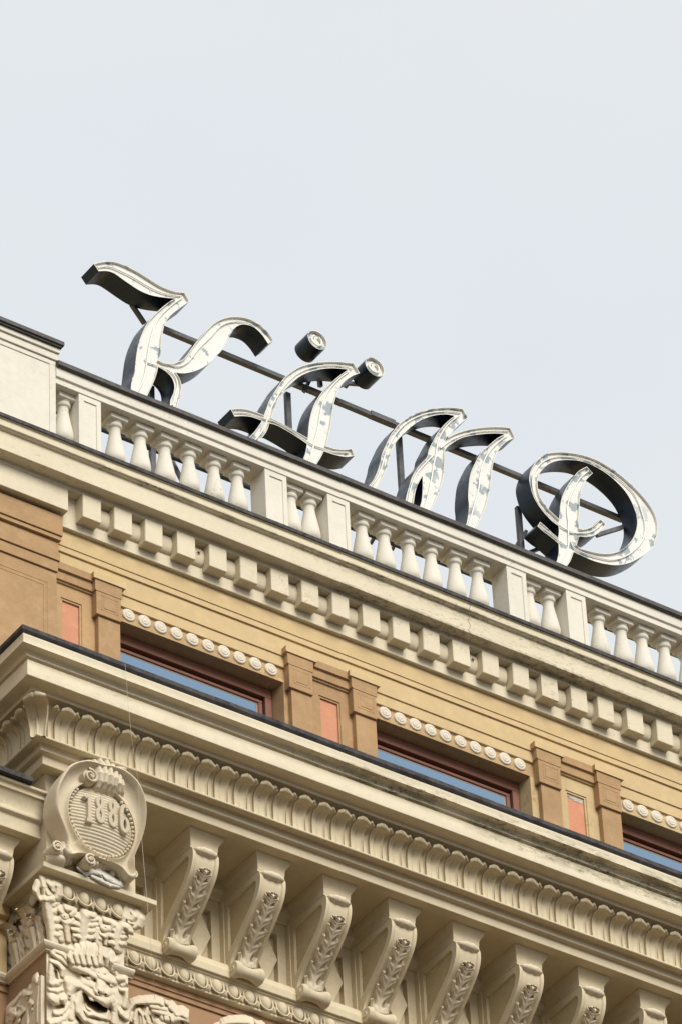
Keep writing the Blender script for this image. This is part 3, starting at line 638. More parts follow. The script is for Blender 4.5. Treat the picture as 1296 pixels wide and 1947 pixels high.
# steel frame behind the letters
fm = MB(); YS_ = YB+.05
def P3(u, v, y=YS_): return atY(u, v, y)
a = P3(300, 621.5); b_ = P3(1182, 988)
fm.bar(a, b_, .05, .042); fm.build('steel_rail', STEEL, SG)
low = MB(); a = P3(666, 1001.5, .62); b_ = P3(897, 1092.5, .62); d = b_-a
low.bar(a-d*3.0, a+d*3.2, .035, .035); low.build('steel_rail', NAVY, SG)  # lower rail in near-black navy: its shade is put into the colour
for (u, v, u2, v2) in ((546, 748, 554, 860), (757, 828, 768, 940), (984, 965, 1001, 1080), (287, 735, 299, 800)):
    p = MB(); a = P3(u, v); b_ = P3(u2, v2); b_ = Vector((a.x, a.y, 27.32)); p.bar(a, b_, .048, .04); p.build('steel_post', STEEL, SG)
for (u, v, y1, u2, v2, y2, w) in ((250, 578, YB, 275, 615, YB+.05, .035), (600, 698, YB, 578, 745, YB+.05, .03), (604, 690, YB+.02, 609, 735, YB+.05, .035), (600, 700, YB+.03, 660, 735, YB+.05, .03), (650, 728, YB+.03, 690, 731, YB+.0, .03),
        (976, 1045, YB+.1, 1000, 1010, YB+.05, .03), (1000, 1053, YB+.05, 1025, 1043, YB+.02, .03), (1133, 1018, YB+.03, 1182, 1003, YB+.0, .035), (279, 790, YB+.1, 291, 768, YB+.05, .03), (300, 840, .62, 306, 830, .62, .03), (318, 858, .7, 345, 912, .7, .03), (305, 850, .62, 312, 880, .62, .035), (704, 1034, .7, 713, 1018, .62, .025), (745, 1045, .7, 751, 1033, .62, .025)):
    p = MB(); p.bar(atY(u, v, y1), atY(u2, v2, y2), w, w); p.build('steel_brace', STEEL, SG)
jt = MB(); jt.bar(P3(702, 787.5), P3(748, 806.5), .062, .05); jt.build('splice_plate', STEEL, SG)
# ------------------------------------------------------------------ main (lower) cornice
K1 = -2.687
LC = link('main_cornice', None, B); LC.empty_display_size = .2
def arc(y0, z0, y1, z1, bulge, n=5):
    o_ = []
    for i in range(n+1):
        t = i/n; nx, nz_ = (z1-z0), -(y1-y0); k = math.sin(math.pi*t)*bulge; l = math.hypot(nx, nz_)
        o_.append((y0+(y1-y0)*t+nx/l*k, z0+(z1-z0)*t+nz_/l*k))
    return o_
top = [(.1, 24.80), (-1.082, 24.502)]
crown = [(-1.04, 24.52), (-1.080, 24.502), (-1.080, 24.490)]+arc(-1.080, 24.488, -1.078, 24.424, -.003, 4)+[(-1.078, 24.419), (-1.026, 24.417)]+arc(-1.024, 24.415, -1.001, 24.387, -.007, 4)+[(-.95, 24.3875)]
corona = [(-.93, 24.389), (-1.0005, 24.3885), (-1.002, 24.372), (-.970, 24.370), (-.970, 24.358), (-.985, 24.354), (-.985, 24.213), (-.878, 24.205), (-.878, 24.178), (-.862, 24.178)]
bed = [(-.86, 24.178), (-.835, 24.175)]+arc(-.800, 24.165, -.735, 23.985, -.02, 6)+[(-.735, 23.90)]
tor = [(-.748, 23.906)]+[(-.742-.020*math.sin(math.pi*i/8)-.001*i, 23.906-.029*(1-math.cos(math.pi*i/8))/2*1.0) for i in range(1, 9)]+[(-.700, 23.879)]
fas = [(-.700, 23.884), (-.700, 23.872), (-.687, 23.870), (-.685, 23.828), (-.641, 23.822), (-.639, 23.743), (-.55, 23.743), (.05, 23.743)]
for pr, mt_, nm in ((crown, CREAM_DIRTY, 'crown_moulding'), (corona, CREAM_DIRTY, 'corona'), (bed, CREAM_LOW, 'leaf_bed'), (tor, CREAM_LOW, 'torus_moulding'), (fas, CREAM_LOW, 'fascia')):
    mb = MB(); run_corner(mb, pr, XR, K1, .30, soft=.003 if nm != 'torus_moulding' else 0); mb.build(nm, mt_, LC, 40)
fl = MB(); run_corner(fl, [(.1, 24.83), (-1.092, 24.566), (-1.100, 24.558), (-1.100, 24.522), (-1.085, 24.502), (-1.05, 24.502)], XR, K1, .30, amp=.006, soft=.001)
fl.build('metal_flashing', FLASH, LC)
# joints in the soffit boards
for x in [-2.35+.607*i for i in range(8)]:
    sj = MB(); sj.box(x-.001, x+.001, -.60+random.uniform(0, .3), .0, 23.7422, 23.7445); sj.build('soffit_joint', CREAM_DIRTY, LC)
# water leaves
def leaf_mesh(w, top, curl, name, nu=14, nv=26, fine=1.0):
    """one water leaf: foot at the torus, channelled blade, tip folding forward into a rounded lip"""
    mb = MB(); rows = []
    path = [(-.733, 23.882), (-.733, 23.95), (-.735, 24.00), (-.742, 24.040), (-.757, 24.072), (-.780, 24.094), (-.806, 24.106), (-.828, 24.111)]
    path = [(p[0], p[1]+top*.5) for p in path]; pc = smooth_curve(path, False, 6, 170); na = len(pc)-1
    lip = []
    R_ = curl
    for i in range(1, 11):     # the tongue: rolls forward, up and back
        a_ = -1.35+i/10*3.0; lip.append(Vector((pc[-1].x-R_*.55*(math.cos(a_)+0.22)*1.0-.004, pc[-1].y+R_*.62+R_*.62*math.sin(a_))))
    pc = pc+lip; NT = len(pc)-1
    for j, p in enumerate(pc):
        row = []; tt = max(0, (j-na)/(NT-na)); t = min(1, j/na)
        sl = math.sqrt(max(0, 1-(tt*.99)**2)) if tt > 0 else 1
        for q in range(nu+1):
            u = q/nu*2-1; au = abs(u)
            ww = w*(.80+.20*t)*(.12+.88*sl if tt > 0 else 1)
            rimr = .010*math.exp(-((au-1)/.12)**2)*(1-tt)
            split = -.014*math.exp(-((u+.06*t)/.055)**2)*(1-.8*tt)*fine
            fl2 = .006*math.exp(-((u+.30)/.14)**2)*(1-tt)*fine
            hollow = -.017*(1-u*u)*math.sin(math.pi*min(1, t*.95))*(1-tt)
            y2 = p.x-.014-rimr-split*-1*-1-fl2-hollow
            y2 += (.020*u*u)*min(1, max(0, (t-.7)/.3))
            row.append((u*ww+.010*t*t*fine, y2, p.y-.012*u*u*min(1, max(0, (t-.8)/.2))*(1-tt)-.016*u*u*tt))
        rows.append(row)
    mb.grid(rows)
    for side in (0, -1):
        e = [r[side] for r in rows[:na+1]]; mb.grid([e, [(x, y+.030, z) for x, y, z in e]])
    last = rows[-1]; mb.grid([last, [(x, y+.03, z-.005) for x, y, z in last]])
    return mb.mesh(name, CREAM_LOW, 50)
LEAF = leaf_mesh(.066, 0, .040, 'water_leaf', 30); DART = leaf_mesh(.026, .022, .024, 'leaf_dart', 14, 24, .3)
lx0 = -3.262+.022; SPL = .1777
for i in range(44):
    x = lx0+SPL*i
    if x > XR-.1: break
    link('water_leaf', LEAF, LC, loc=(x, 0, 0))
    link('leaf_dart', DART, LC, loc=(x-SPL/2-.002, .004, 0))
for i in range(5):   # return side, turned a quarter
    y = -.85+.235+SPL*i-.02
    for m_, dy in ((LEAF, 0), (DART, -SPL/2)):
        o = link('water_leaf' if m_ is LEAF else 'leaf_dart', m_, LC, loc=(K1+0, y+dy, 0)); o.rotation_euler = (0, 0, -math.pi/2)
cm = LEAF.copy(); 
o = link('corner_leaf', cm, LC, label='large rounded leaf turning the cornice corner'); o.rotation_euler = (0, 0, -math.pi/4)
# its blade runs along the mitre: distances grow by root two
for v in cm.vertices:
    k_ = max(0, min(1, (v.co.z-23.95)/.2)); v.co.x *= 1.05+.45*k_; v.co.y = v.co.y*math.sqrt(2)-.012*k_; v.co.z += .012*k_
o.location = (K1, 0, 0)

# ------------------------------------------------------------------ bracket storey
YW = .02
BZ = link('bracket_storey', None, B); BZ.empty_display_size = .2
LX = [atZ(*p, 23.743).x for p in ((360.4, 1570.2), (485, 1616), (608.7, 1662), (731.6, 1705), (860, 1749), (979, 1794.5), (1099, 1837.5), (1212.6, 1880))]
sp = (LX[-1]-LX[0])/7; LX = [LX[0]+sp*i for i in range(11)]
wl = MB()
zbot, ztop_ = 22.985, 23.62
for i in range(-1, 10):
    xa = LX[0]+sp*i+.275; xb = xa+sp            # a bay: from behind one bracket to behind the next
    if i == -1: xa = -2.60
    cx_ = LX[0]+sp*i+sp-.148 if False else (LX[0]+sp*i)+.452
    rx0, rx1, rz0, rz1 = cx_-.112, cx_+.104, 23.022, 23.492
    if i == -1: rx0, rx1 = cx_-.112, cx_+.104
    V = [(xa, YW, zbot), (xb, YW, zbot), (xb, YW, ztop_), (xa, YW, ztop_), (rx0, YW, rz0), (rx1, YW, rz0), (rx1, YW, rz1), (rx0, YW, rz1)]
    V += [(x, YW+.055, z) for x, y, z in V[4:8]]
    wl.add(V, [(0, 1, 5, 4), (1, 2, 6, 5), (2, 3, 7, 6), (3, 0, 4, 7), (4, 5, 9, 8), (5, 6, 10, 9), (6, 7, 11, 10), (7, 4, 8, 11), (8, 9, 10, 11)])
    dmd = MB(); cz, hx, hz = (rz0+rz1)/2, .106, .232
    A = [(cx_-.004, YW+.004, cz-hz), (cx_-.004+hx, YW+.004, cz), (cx_-.004, YW+.004, cz+hz), (cx_-.004-hx, YW+.004, cz)]
    dmd.add(A+[(x, YW+.056, z) for x, y, z in A], [(0, 1, 2, 3), (0, 4, 5, 1), (1, 5, 6, 2), (2, 6, 7, 3), (3, 7, 4, 0)])
    dmd.build('diamond_panel', CREAM_LOW, BZ)
wl.build('panelled_wall', CREAM_LOW, BZ)
cr_ = MB(); run(cr_, [(-.05, 23.745), (-.05, 23.66), (-.035, 23.63), (.0, 23.605), (.0, 23.59), (YW+.01, 23.588)], -2.6, XR); cr_.build('wall_crown_moulding', CREAM_LOW, BZ)
ld = MB(); run(ld, [(YW+.03, 22.992), (-.06, 22.985), (-.075, 22.95), (-.10, 22.875+.025), (-.10, 22.838), (-.078, 22.836), (-.02, 22.836)], -2.7, XR); ld.build('ledge', CREAM_LOW, BZ)
# egg and dart under the ledge
eb = MB(); run(eb, [(-.078, 22.838), (-.078, 22.822), (-.066, 22.820)]+arc(-.064, 22.818, -.030, 22.690, -.004, 4)+[(-.052, 22.688), (-.052, 22.668), (-.03, 22.667), (.0, 22.667)], -2.7, XR); eb.build('egg_moulding', CREAM_LOW, BZ)
def egg_mesh(h=.132, w=.088):
    mb = MB(); rows = []
    for i in range(13):
        th = math.pi*i/12; row = []
        for k in range(13):
            ph = math.pi*k/12
            rr = math.sin(th)*(1-.10*math.cos(th)*-1)
            row.append((-.5*w*rr*math.cos(ph), -.040*rr*math.sin(ph), .5*h*math.cos(th)))
        rows.append(row)
    mb.grid(rows)
    U = [(-.5*w-.014, 0, h*.46)]+[(-(.5*w+.014)*math.cos(math.pi*i/12), 0, -.0*h-(.5*h+.012)*math.sin(math.pi*i/12)) for i in range(13)]+[(.5*w+.014, 0, h*.46)]
    mb.tube([(x, -.010, z) for x, y, z in U], .0085, 6)
    return mb.mesh('egg', CREAM_LOW, 60)
def dart_mesh(h=.132):
    mb = MB(); 
    for s_ in (-1, 1): mb.bar((s_*.016, -.006, h*.45), (s_*.013, -.010, -h*.30), .008, .012)
    mb.bar((-.018, -.006, h*.45), (.018, -.006, h*.45), .008, .010)
    mb.add([(-.017, -.004, -h*.28), (.017, -.004, -h*.28), (0, -.004, -h*.60), (0, -.024, -h*.34), (0, -.016, -h*.1)], [(0, 3, 2), (3, 1, 2), (0, 4, 3), (4, 1, 3)])
    return mb.mesh('dart', CREAM_LOW, 30)
EGG = egg_mesh(); EDART = dart_mesh()
s8 = zoomf(220, 1700, .15432)
e0 = atY(*s8(250, 800), -.085); e1 = atY(*s8(1070, 1095), -.085); es = (e1.x-e0.x)/4
tilt = math.atan2(.030, .128)
for i in range(-1, 40):
    x = e0.x+es*i
    if x > XR: break
    for m_, dx_ in ((EGG, 0), (EDART, es/2)):
        o = link('egg' if m_ is EGG else 'dart', m_, BZ, loc=(x+dx_, -.052, 22.754)); o.rotation_euler = (-tilt, 0, 0)
fw = MB(); zf1, zf2 = atY(1296*0+420, 1917.6, 0.0).z, atY(420, 1927.6, .008).z
run(fw, [(.0, 22.69), (0, zf1), (.012, zf1+.001), (.012, zf2), (.028, zf2+.001), (.028, 0.0)], -2.9, XR); fw.build('terracotta_frieze', TERRA, BZ)

# brackets
SB = zoomf(400, 1600, .15432)
xb0 = LX[1]
OUT = [(.02, 23.585), (-.47, 23.590), (-.500, 23.585), (-.519, 23.568), (-.527, 23.54), (-.527, 23.50), (-.519, 23.459), (-.500, 23.411), (-.466, 23.359), (-.418, 23.309), (-.348, 23.241), (-.285, 23.187), (-.22, 23.130), (-.155, 23.070), (-.110, 23.010), (-.09, 22.95), (.02, 22.95)]
PAN = [(-.080, 23.518), (-.440, 23.530), (-.462, 23.520), (-.470, 23.49), (-.462, 23.452), (-.440, 23.408), (-.400, 23.350), (-.330, 23.290), (-.25, 23.222), (-.17, 23.160), (-.075, 23.085)]
def bracket():
    r = link('bracket', None, B); r.empty_display_size = .1
    x0, x1 = .036, .270                               # body between these, cap from 0 to .320
    # --- cap
    mb = MB(); rows = []
    cym = [(0.0, 23.600), (0.0, 23.612), (.004, 23.630), (.004, 23.650), (.008, 23.668), (.018, 23.688), (.030, 23.702), (.036, 23.716), (.040, 23.728), (.044, 23.732), (.044, 23.744)]
    for p, z in cym: rows.append([(.036-p*.82, .03, z), (.036-p*.82, -.500-p, z), (.276+p, -.500-p, z), (.276+p, .03, z)])
    rows.insert(0, [(.036, .03, 23.600), (.036, .0, 23.600), (.276, .0, 23.600), (.276, .03, 23.600)])
    mb.grid(rows); mb.build('bracket_cap', CREAM_LOW, r, 30)
    # --- scroll body: two side plates and a channelled front
    mb = MB()
    sd = MB()
    for side, x, d in ((0, x0, 1), (1, x1, -1)):
        c0 = Vector((-.22, 23.40)); n = 90
        def cast(poly, a_):
            dv = Vector((math.cos(a_), math.sin(a_))); best = None
            for p_, q_ in zip(poly, poly[1:]+poly[:1]):
                p_ = Vector(p_)-c0; e_ = Vector(q_)-c0-p_; den = dv.x*e_.y-dv.y*e_.x
                if abs(den) < 1e-9: continue
                tt = (p_.x*e_.y-p_.y*e_.x)/den; ss = (p_.x*dv.y-p_.y*dv.x)/den
                if tt > 0 and -1e-6 <= ss <= 1+1e-6 and (best is None or tt > best): best = tt
            return c0+dv*best
        an = sorted([2*math.pi*i/n for i in range(n)]+[math.atan2(p[1]-c0.y, p[0]-c0.x) % (2*math.pi) for p in list(OUT)+list(PAN)]); n = len(an)
        o2 = [cast(OUT, a_) for a_ in an]; p2 = [cast(PAN, a_) for a_ in an]; q2 = [c0+(p-c0)*.955 for p in p2]
        q3 = [c0+(p-c0)*.975 for p in p2]
        for A_, xa_, B_, xb_ in ((o2, x, p2, x), (p2, x, p2, x+d*.008), (p2, x+d*.008, q3, x+d*.008), (q3, x+d*.008, q2, x+d*.026)):
            sd.add([(xa_, p.x, p.y) for p in A_]+[(xb_, p.x, p.y) for p in B_], [(i, (i+1) % n, n+(i+1) % n, n+i) for i in range(n)])
        sd.add([(x+d*.026, *c0)]+[(x+d*.026, p.x, p.y) for p in q2], [(0, 1+i, 1+(i+1) % n) for i in range(n)])
        # reeds across the sunk field
        dirv = Vector((-math.cos(.03), math.sin(.03))); nr = Vector((dirv.y, -dirv.x)); st_ = .0185
        lo = min(p.dot(nr) for p in q2); hi = max(p.dot(nr) for p in q2); k = lo+st_*.6
        while k < hi:
            xs_ = []
            for a_, b_ in zip(q2, q2[1:]+q2[:1]):
                da, db = a_.dot(nr)-k, b_.dot(nr)-k
                if da*db < 0: xs_.append((a_+(b_-a_)*(da/(da-db))))
            if len(xs_) >= 2:
                xs_.sort(key=lambda p: p.dot(dirv)); a_, b_ = xs_[0], xs_[-1]; h_ = nr*st_*.40
                sec = ((-1, .026), (-.8, .0205), (-.35, .0175), (.35, .0175), (.8, .0205), (1, .026))
                P_ = [(x+d*dp, *(e_+h_*w_)) for e_ in (a_, b_) for w_, dp in sec]
                sd.add(P_, [(i, i+1, 7+i, 6+i) for i in range(5)]+[tuple(range(6)), tuple(range(6, 12))])
            k += st_
    # front channel swept down the S
    C = [Vector(p) for p in OUT[1:-1]]
    cs = [(x0, 0), (x0+.022, 0), (x0+.026, .004), (x0+.031, .0), (x0+.036, .009), (x0+.05, .010), ((x0+x1)/2, .002), (x1-.05, .010), (x1-.036, .009), (x1-.031, .0), (x1-.026, .004), (x1-.022, 0), (x1, 0)]
    sm = smooth_curve([tuple(p) for p in C], False, 3, 170)
    rows = []
    for i, p in enumerate(sm):
        t_ = (sm[min(i+1, len(sm)-1)]-sm[max(i-1, 0)]).normalized(); nrm = Vector((t_.y*-1, t_.x))   # inward
        if nrm.x < 0: nrm = -nrm
        rows.append([(x, p.x+nrm.x*h, p.y+nrm.y*h) for x, h in cs])
    mb.grid(rows); mb.build('scroll_body', CREAM_LOW, r, 35)
    sd.build('reeded_side', CREAM_LOW, r, 12)
    # side border strip against the wall
    wb = MB()
    for xx in (x0-.012, x1+.000): wb.box(xx, xx+.012, -.035, .03, 22.97, 23.585, .002)
    wb.box(x0-.004, x1+.004, -.52+.02, .03, 23.588, 23.602)
    wb.build('wall_strip', CREAM_LOW, r)
    # --- foot volute: a spool lying along the facade
    v = MB(); xc = (x0+x1)/2; hw = .128
    pr = [(0, -hw-.002), (.018, -hw-.008), (.024, -hw-.002), (.030, -hw+.001), (.058, -hw), (.068, -hw+.012), (.070, -hw+.03), (.064, -hw+.045), (.054, -hw+.062), (.047, -hw+.09), (.045, 0)]
    pr = pr+[(r_, -h_) for r_, h_ in reversed(pr[:-1])]
    v.lathe(pr, (xc, -.140, 22.900), 26, 'x'); v.build('foot_volute', CREAM_LOW, r, 40)
    # --- husk under the cap
    ch = []
    for i in range(9):
        t = i/8; xx = x0+.012+(x1-x0-.024)*t; rr = .012+.036*math.sin(math.pi*t)**.8
        for k in range(3):
            a = -2.5+k*.85; ch.append([((xx, -.512+rr*.50*math.cos(a)-.008, 23.566+rr*.40*math.sin(a)), rr*(.66+.08*(i % 2)))])
    blob('husk', ch, CREAM_CARVE, r, .006, 2)
    # --- acanthus up the front
    ac = MB(); N, M_ = 130, 24; nl = 6.0
    path = [Vector(p) for p in ((-.135, 22.955), (-.165, 23.07), (-.235, 23.135), (-.300, 23.192), (-.362, 23.245), (-.425, 23.305), (-.470, 23.350), (-.500, 23.378), (-.522, 23.392), (-.540, 23.392))]
    pc = smooth_curve([tuple(p) for p in path], False, 8, 170); rows = []
    for j in range(N+1):
        t = j/N; s_ = t*(len(pc)-1); i = min(int(s_), len(pc)-2); f = s_-i; p = pc[i].lerp(pc[i+1], f)
        tg = (pc[i+1]-pc[i]).normalized(); nrm = Vector((-tg.y, tg.x)); 
        if nrm.x > 0: nrm = -nrm
        curlz = max(0, (t-.86)/.14); cf = max(0, 1-max(0, t-.80)/.07); row = []
        for q in range(M_+1):
            u = q/M_*2-1; au = abs(u)
            g_ = t/.86*nl-.55*au; ph = g_ % 1.0
            lobe = (.60+.40*ph**.8)*cf+(.84+.1*math.cos(curlz*1.3))*(1-cf)
            if t < .06: lobe = .9
            w = .084*(1-.30*t)*(1-.38*curlz)*(.30+.70*lobe if True else 1)
            eye = -.060*math.exp(-((au-.68)/.20)**2)*(math.exp(-((ph-.16)/.15)**2)+math.exp(-((ph-1.16)/.15)**2))*cf
            vein = (.0030*math.cos(ph*4*math.pi)+.002*math.cos(au*22))*(au > .14)*cf
            lift = (.004+.030*ph**1.3)*au**2*cf
            h = .008+.012*math.exp(-(u/.13)**2)+vein+lift+eye
            if au > .97: h = -.002
            row.append(((x0+x1)/2+u*w, p.x+nrm.x*h-tg.x*0, p.y+nrm.y*h+au*.020*(1-curlz)))
        rows.append(row)
    ac.grid(rows)
    ac.build('acanthus_leaf', CREAM_CARVE, r, 70)
    return r
br = bracket()
for i, x in enumerate(LX):
    if i == 0: br.location = (x, 0, 0); continue
    copy_tree(br, B, (x-LX[0], 0, 0))
brw = copy_tree(br, B, (0, 0, 0)); 

# ------------------------------------------------------------------ corner pier with cartouche
PR = link('corner_pier', None, B); PR.empty_display_size = .2
K2 = -2.711
px0, px1 = -3.205, -2.43
p = MB()
run_corner(p, [(-.10, 23.745), (-.540, 23.745), (-.540, 23.735), (-.532, 23.715), (-.512, 23.665), (-.500, 23.625), (-.498, 23.600), (-.494, 23.596), (-.494, 22.92)], px1+.0, K2, .10)
p.add([(px1, -.494, 22.92), (px1, .05, 22.92), (px1, .05, 23.745), (px1, -.494, 23.745)], [(0, 1, 2, 3)])
p.build('pier_block', CREAM_LOW, PR)
p = MB(); axr = atY(298.5, 1716, -.562).x; p.box(-3.272, axr, -.564, .12, 22.884, 22.930, .004); p.build('abacus', CREAM_LOW, PR)
p = MB(); oxr = -2.42
K3 = -2.711
run_corner(p, [(-.45, 22.886), (-.478, 22.884), (-.476, 22.872)]+arc(-.465, 22.868, -.420, 22.725, -.004, 5)+[(-.430, 22.722), (-.400, 22.70)], oxr, K3, .10)
p.build('egg_moulding', CREAM_LOW, PR)
SCp = zoomf(80, 1600, .18519); ea = atY(*SCp(280, 540), -.49); eb_ = atY(*SCp(800, 735), -.49); es2 = (eb_.x-ea.x)/3
for i in range(4):
    for m_, d_ in ((EGG, 0), (EDART, es2/2)):
        if m_ is EDART and i == 3: continue
        o = link('egg' if m_ is EGG else 'dart', m_, PR, loc=(ea.x+es2*i+d_, -.446, 22.805)); o.rotation_euler = (-.3, 0, 0); o.scale = (1.06, 1.15, 1.1)
sL = zoomf(0, 1620, .11574); eL = [atX(*sL(a_, b_), -3.26) for a_, b_ in ((515, 740), (345, 910), (165, 1065), (30, 1200))]; eL = [atX(*sL(a_, b_), -3.19) for a_, b_ in ((515, 740), (345, 910))]+[None, None]
for i, c in enumerate(eL):
    for m_, d_ in ((EGG, 0), (EDART, .075)):
        if m_ is EDART and i == 3: continue
        o = link('egg' if m_ is EGG else 'dart', m_, PR, loc=(-3.155, eL[0].y+.155*i+d_, 22.805)); o.rotation_euler = (-.3, 0, -math.pi/2); o.scale = (1.06, 1.15, 1.1)
# corner leaves of the egg moulding
def strokes(f, plane, lst, base, px2m):
    out_ = []
    for ch in lst:
        c = []
        for a_, b_, h, rr in ch:
            u, v = f(a_, b_); P_ = atY(u, v, base-h) if plane == 'y' else atX(u, v, base-h); c.append((P_, rr*px2m))
        out_.append(c)
    return out_
s62 = zoomf(0, 1620, .11574); k62 = .11574/197
k60 = .18519/205
# capital neck with acanthus leaves
nk = MB(); run_corner(nk, [(-.40, 22.73), (-.41, 22.72), (-.425, 22.60), (-.44, 22.26)], -2.50, K2, .03); nk.add([(-2.50, -.44, 22.2), (-2.50, .03, 22.2), (-2.50, .03, 22.73), (-2.50, -.41, 22.73)], [(0, 1, 2, 3)]); nk.build('capital_neck', CREAM_CARVE, PR)
def acanthus_leaf(h, w, curl=.10, lobes=4, name='acanthus_leaf'):
    mb = MB(); N, M_ = 70, 20; rows = []
    for j in range(N+1):
        t = j/N
        if t < .80: y = -.010-.030*t-.03*t*t; z = h*t/.80*.97
        else:
            a = (t-.80)/.20*2.6; y = -.056-curl*.42*(1-math.cos(a)); z = h*.97+curl*.42*math.sin(a)
        cz_ = max(0, (t-.80)/.20); fade = 1-min(1, cz_*3)
        env = (.60+.40*math.sin(math.pi*min(1, t*.85+.12))) if not cz_ else .62*math.cos(cz_*1.35)+.06
        row = []
        for q in range(M_+1):
            u = q/M_*2-1; au = abs(u); ph = (t/.80*lobes-.6*au) % 1
            lobe = (.70+.30*ph**.7)*fade+.80*(1-fade)
            hgt = .014*math.exp(-(u/.12)**2)+.003*math.cos(au*20)*fade+.026*au*au*ph*fade
            hgt -= .030*math.exp(-((au-.62)/.16)**2)*(math.exp(-((ph-.08)/.12)**2)+math.exp(-((ph-1.08)/.12)**2))*fade
            row.append((u*w*env*(lobe*.6+.4), y-hgt, z+au*.022*fade))
        rows.append(row)
    mb.grid(rows); b2 = [[(x, y+.010, z) for x, y, z in r] for r in rows]; mb.grid(b2)
    return mb.mesh(name, CREAM_CARVE, 75)
AL = acanthus_leaf(.40, .120, .13); AS = acanthus_leaf(.27, .070, .07, 3)
for i, yy in enumerate((-.26, .0)):
    o = link('acanthus_leaf', AL, PR, loc=(-3.15, yy+.02, 22.255)); o.rotation_euler = (0, 0, -math.pi/2)
for yy in (-.39, -.13):
    o = link('acanthus_leaf', AS, PR, loc=(-3.15, yy+.03, 22.27)); o.rotation_euler = (0, 0, -math.pi/2)
def lobes(side, pairs, h=.045): return [[(a0, b0, h, 24), ((a0+a1)/2, (b0+b1)/2-6, h+.012, 26), (a1, b1, h+.006, 15)] for (a0, b0), (a1, b1) in pairs]
LEAFS = [
 [[(430, 1030, .02, 58), (430, 920, .04, 56), (438, 820, .06, 46), (462, 755, .085, 36), (500, 745, .095, 26), (525, 758, .09, 18)], [(432, 1020, .055, 14), (434, 900, .075, 13), (445, 800, .09, 11)]]+lobes(0, [((425, 990), (340, 965)), ((425, 930), (318, 900)), ((425, 870), (312, 835)), ((430, 810), (345, 765)), ((435, 990), (535, 985)), ((435, 930), (560, 915)), ((438, 870), (575, 850)), ((445, 815), (590, 795))]),
 [[(770, 1090, .02, 48), (775, 980, .04, 48), (795, 900, .06, 38), (840, 860, .08, 28), (880, 870, .09, 30), (905, 905, .085, 24)], [(772, 1070, .05, 12), (780, 960, .07, 12), (805, 890, .08, 10)]]+lobes(0, [((765, 1050), (700, 1040)), ((768, 990), (690, 965)), ((775, 930), (710, 890)), ((780, 1050), (835, 1045)), ((785, 990), (855, 975)), ((795, 940), (860, 925))]),
 [[(115, 1010, .02, 48), (105, 890, .04, 46), (85, 780, .06, 42), (65, 680, .08, 36), (50, 615, .095, 34), (90, 598, .09, 24)], [(108, 1000, .05, 11), (98, 860, .07, 11), (78, 740, .08, 10)]]+lobes(0, [((110, 960), (185, 955)), ((108, 890), (200, 880)), ((98, 820), (190, 800)), ((85, 740), (160, 700)), ((75, 670), (150, 632))]),
 [[(575, 1050, .02, 36), (565, 960, .035, 34), (575, 895, .05, 24)]]+lobes(0, [((565, 990), (525, 975)), ((565, 930), (535, 905)), ((570, 1000), (615, 995)), ((572, 940), (612, 925))], .03),
 [[(190, 1000, .02, 30), (185, 930, .03, 28)], [(345, 1010, .02, 26), (340, 960, .03, 22)]]]
BUDS = [
 [[(268, 1015, .02, 20), (256, 920, .035, 25), (250, 850, .05, 32)], [(205, 800, .05, 20), (250, 830, .07, 22), (305, 825, .06, 20), (325, 800, .05, 14)], [(235, 765, .06, 38)], [(190, 700, .06, 26), (215, 725, .07, 22)], [(262, 688, .07, 26), (300, 692, .07, 20)], [(325, 722, .06, 24), (305, 750, .06, 20)], [(190, 790, .05, 20)]],
 [[(655, 1050, .02, 20), (652, 985, .035, 24)], [(600, 945, .05, 16), (650, 968, .065, 20), (700, 945, .05, 16)], [(640, 890, .06, 38), (690, 890, .055, 32)], [(605, 815, .05, 24), (600, 850, .05, 20)], [(655, 805, .07, 24), (690, 818, .07, 20)], [(742, 850, .07, 26), (725, 880, .06, 20)], [(740, 920, .04, 24)]]]
for q_ in LEAFS: relief('acanthus_leaf', SCp, 'y', -.44, q_, k60, CREAM_CARVE, PR, k=.0030, res=.0035, nod=True)
for q_ in BUDS: relief('flower_bud', SCp, 'y', -.44, q_, k60, CREAM_CARVE, PR, [[(236, 768, .02, 7)], [(655, 880, .02, 7)]], k=.0030, res=.0035, nod=True)
cl = [[(700, 440, .04, 30), (735, 560, .06, 34), (740, 700, .04, 26)], [(640, 520, .02, 45), (600, 640, .03, 45), (640, 740, .02, 30)], [(800, 500, .05, 34), (855, 545, .07, 36), (870, 620, .06, 22)], [(770, 620, .06, 26), (810, 690, .07, 30), (790, 740, .04, 20)], [(900, 520, .04, 35), (970, 560, .04, 44), (970, 680, .035, 44), (930, 750, .03, 30)], [(680, 780, .06, 22), (760, 770, .08, 34), (850, 760, .08, 30)]]
relief('corner_acanthus', s62, 'y', -.47, cl, k62, CREAM_CARVE, PR, [[(830, 610, .03, 14)], [(660, 600, .02, 10), (670, 700, .02, 10)]], k=.0035, res=.0035, nod=True)
cl = [[(870, 680, .02, 26), (852, 770, .03, 28), (835, 830, .02, 20)], [(900, 700, .03, 20), (885, 790, .04, 20)], [(925, 720, .04, 24), (960, 760, .06, 28), (925, 800, .05, 22)], [(980, 730, .04, 28), (1015, 780, .04, 34), (990, 850, .03, 30), (945, 880, .02, 22)], [(900, 830, .04, 20), (940, 840, .04, 16)]]
relief('corner_acanthus', SCp, 'y', -.46, cl, k60, CREAM_CARVE, PR, k=.0035, res=.0035, nod=True)
bud = MB()
bud.tube([(0, -.012, 0), (0, -.020, .08), (0, -.030, .16), (0, -.040, .22)], [.012, .015, .020, .028], 10)
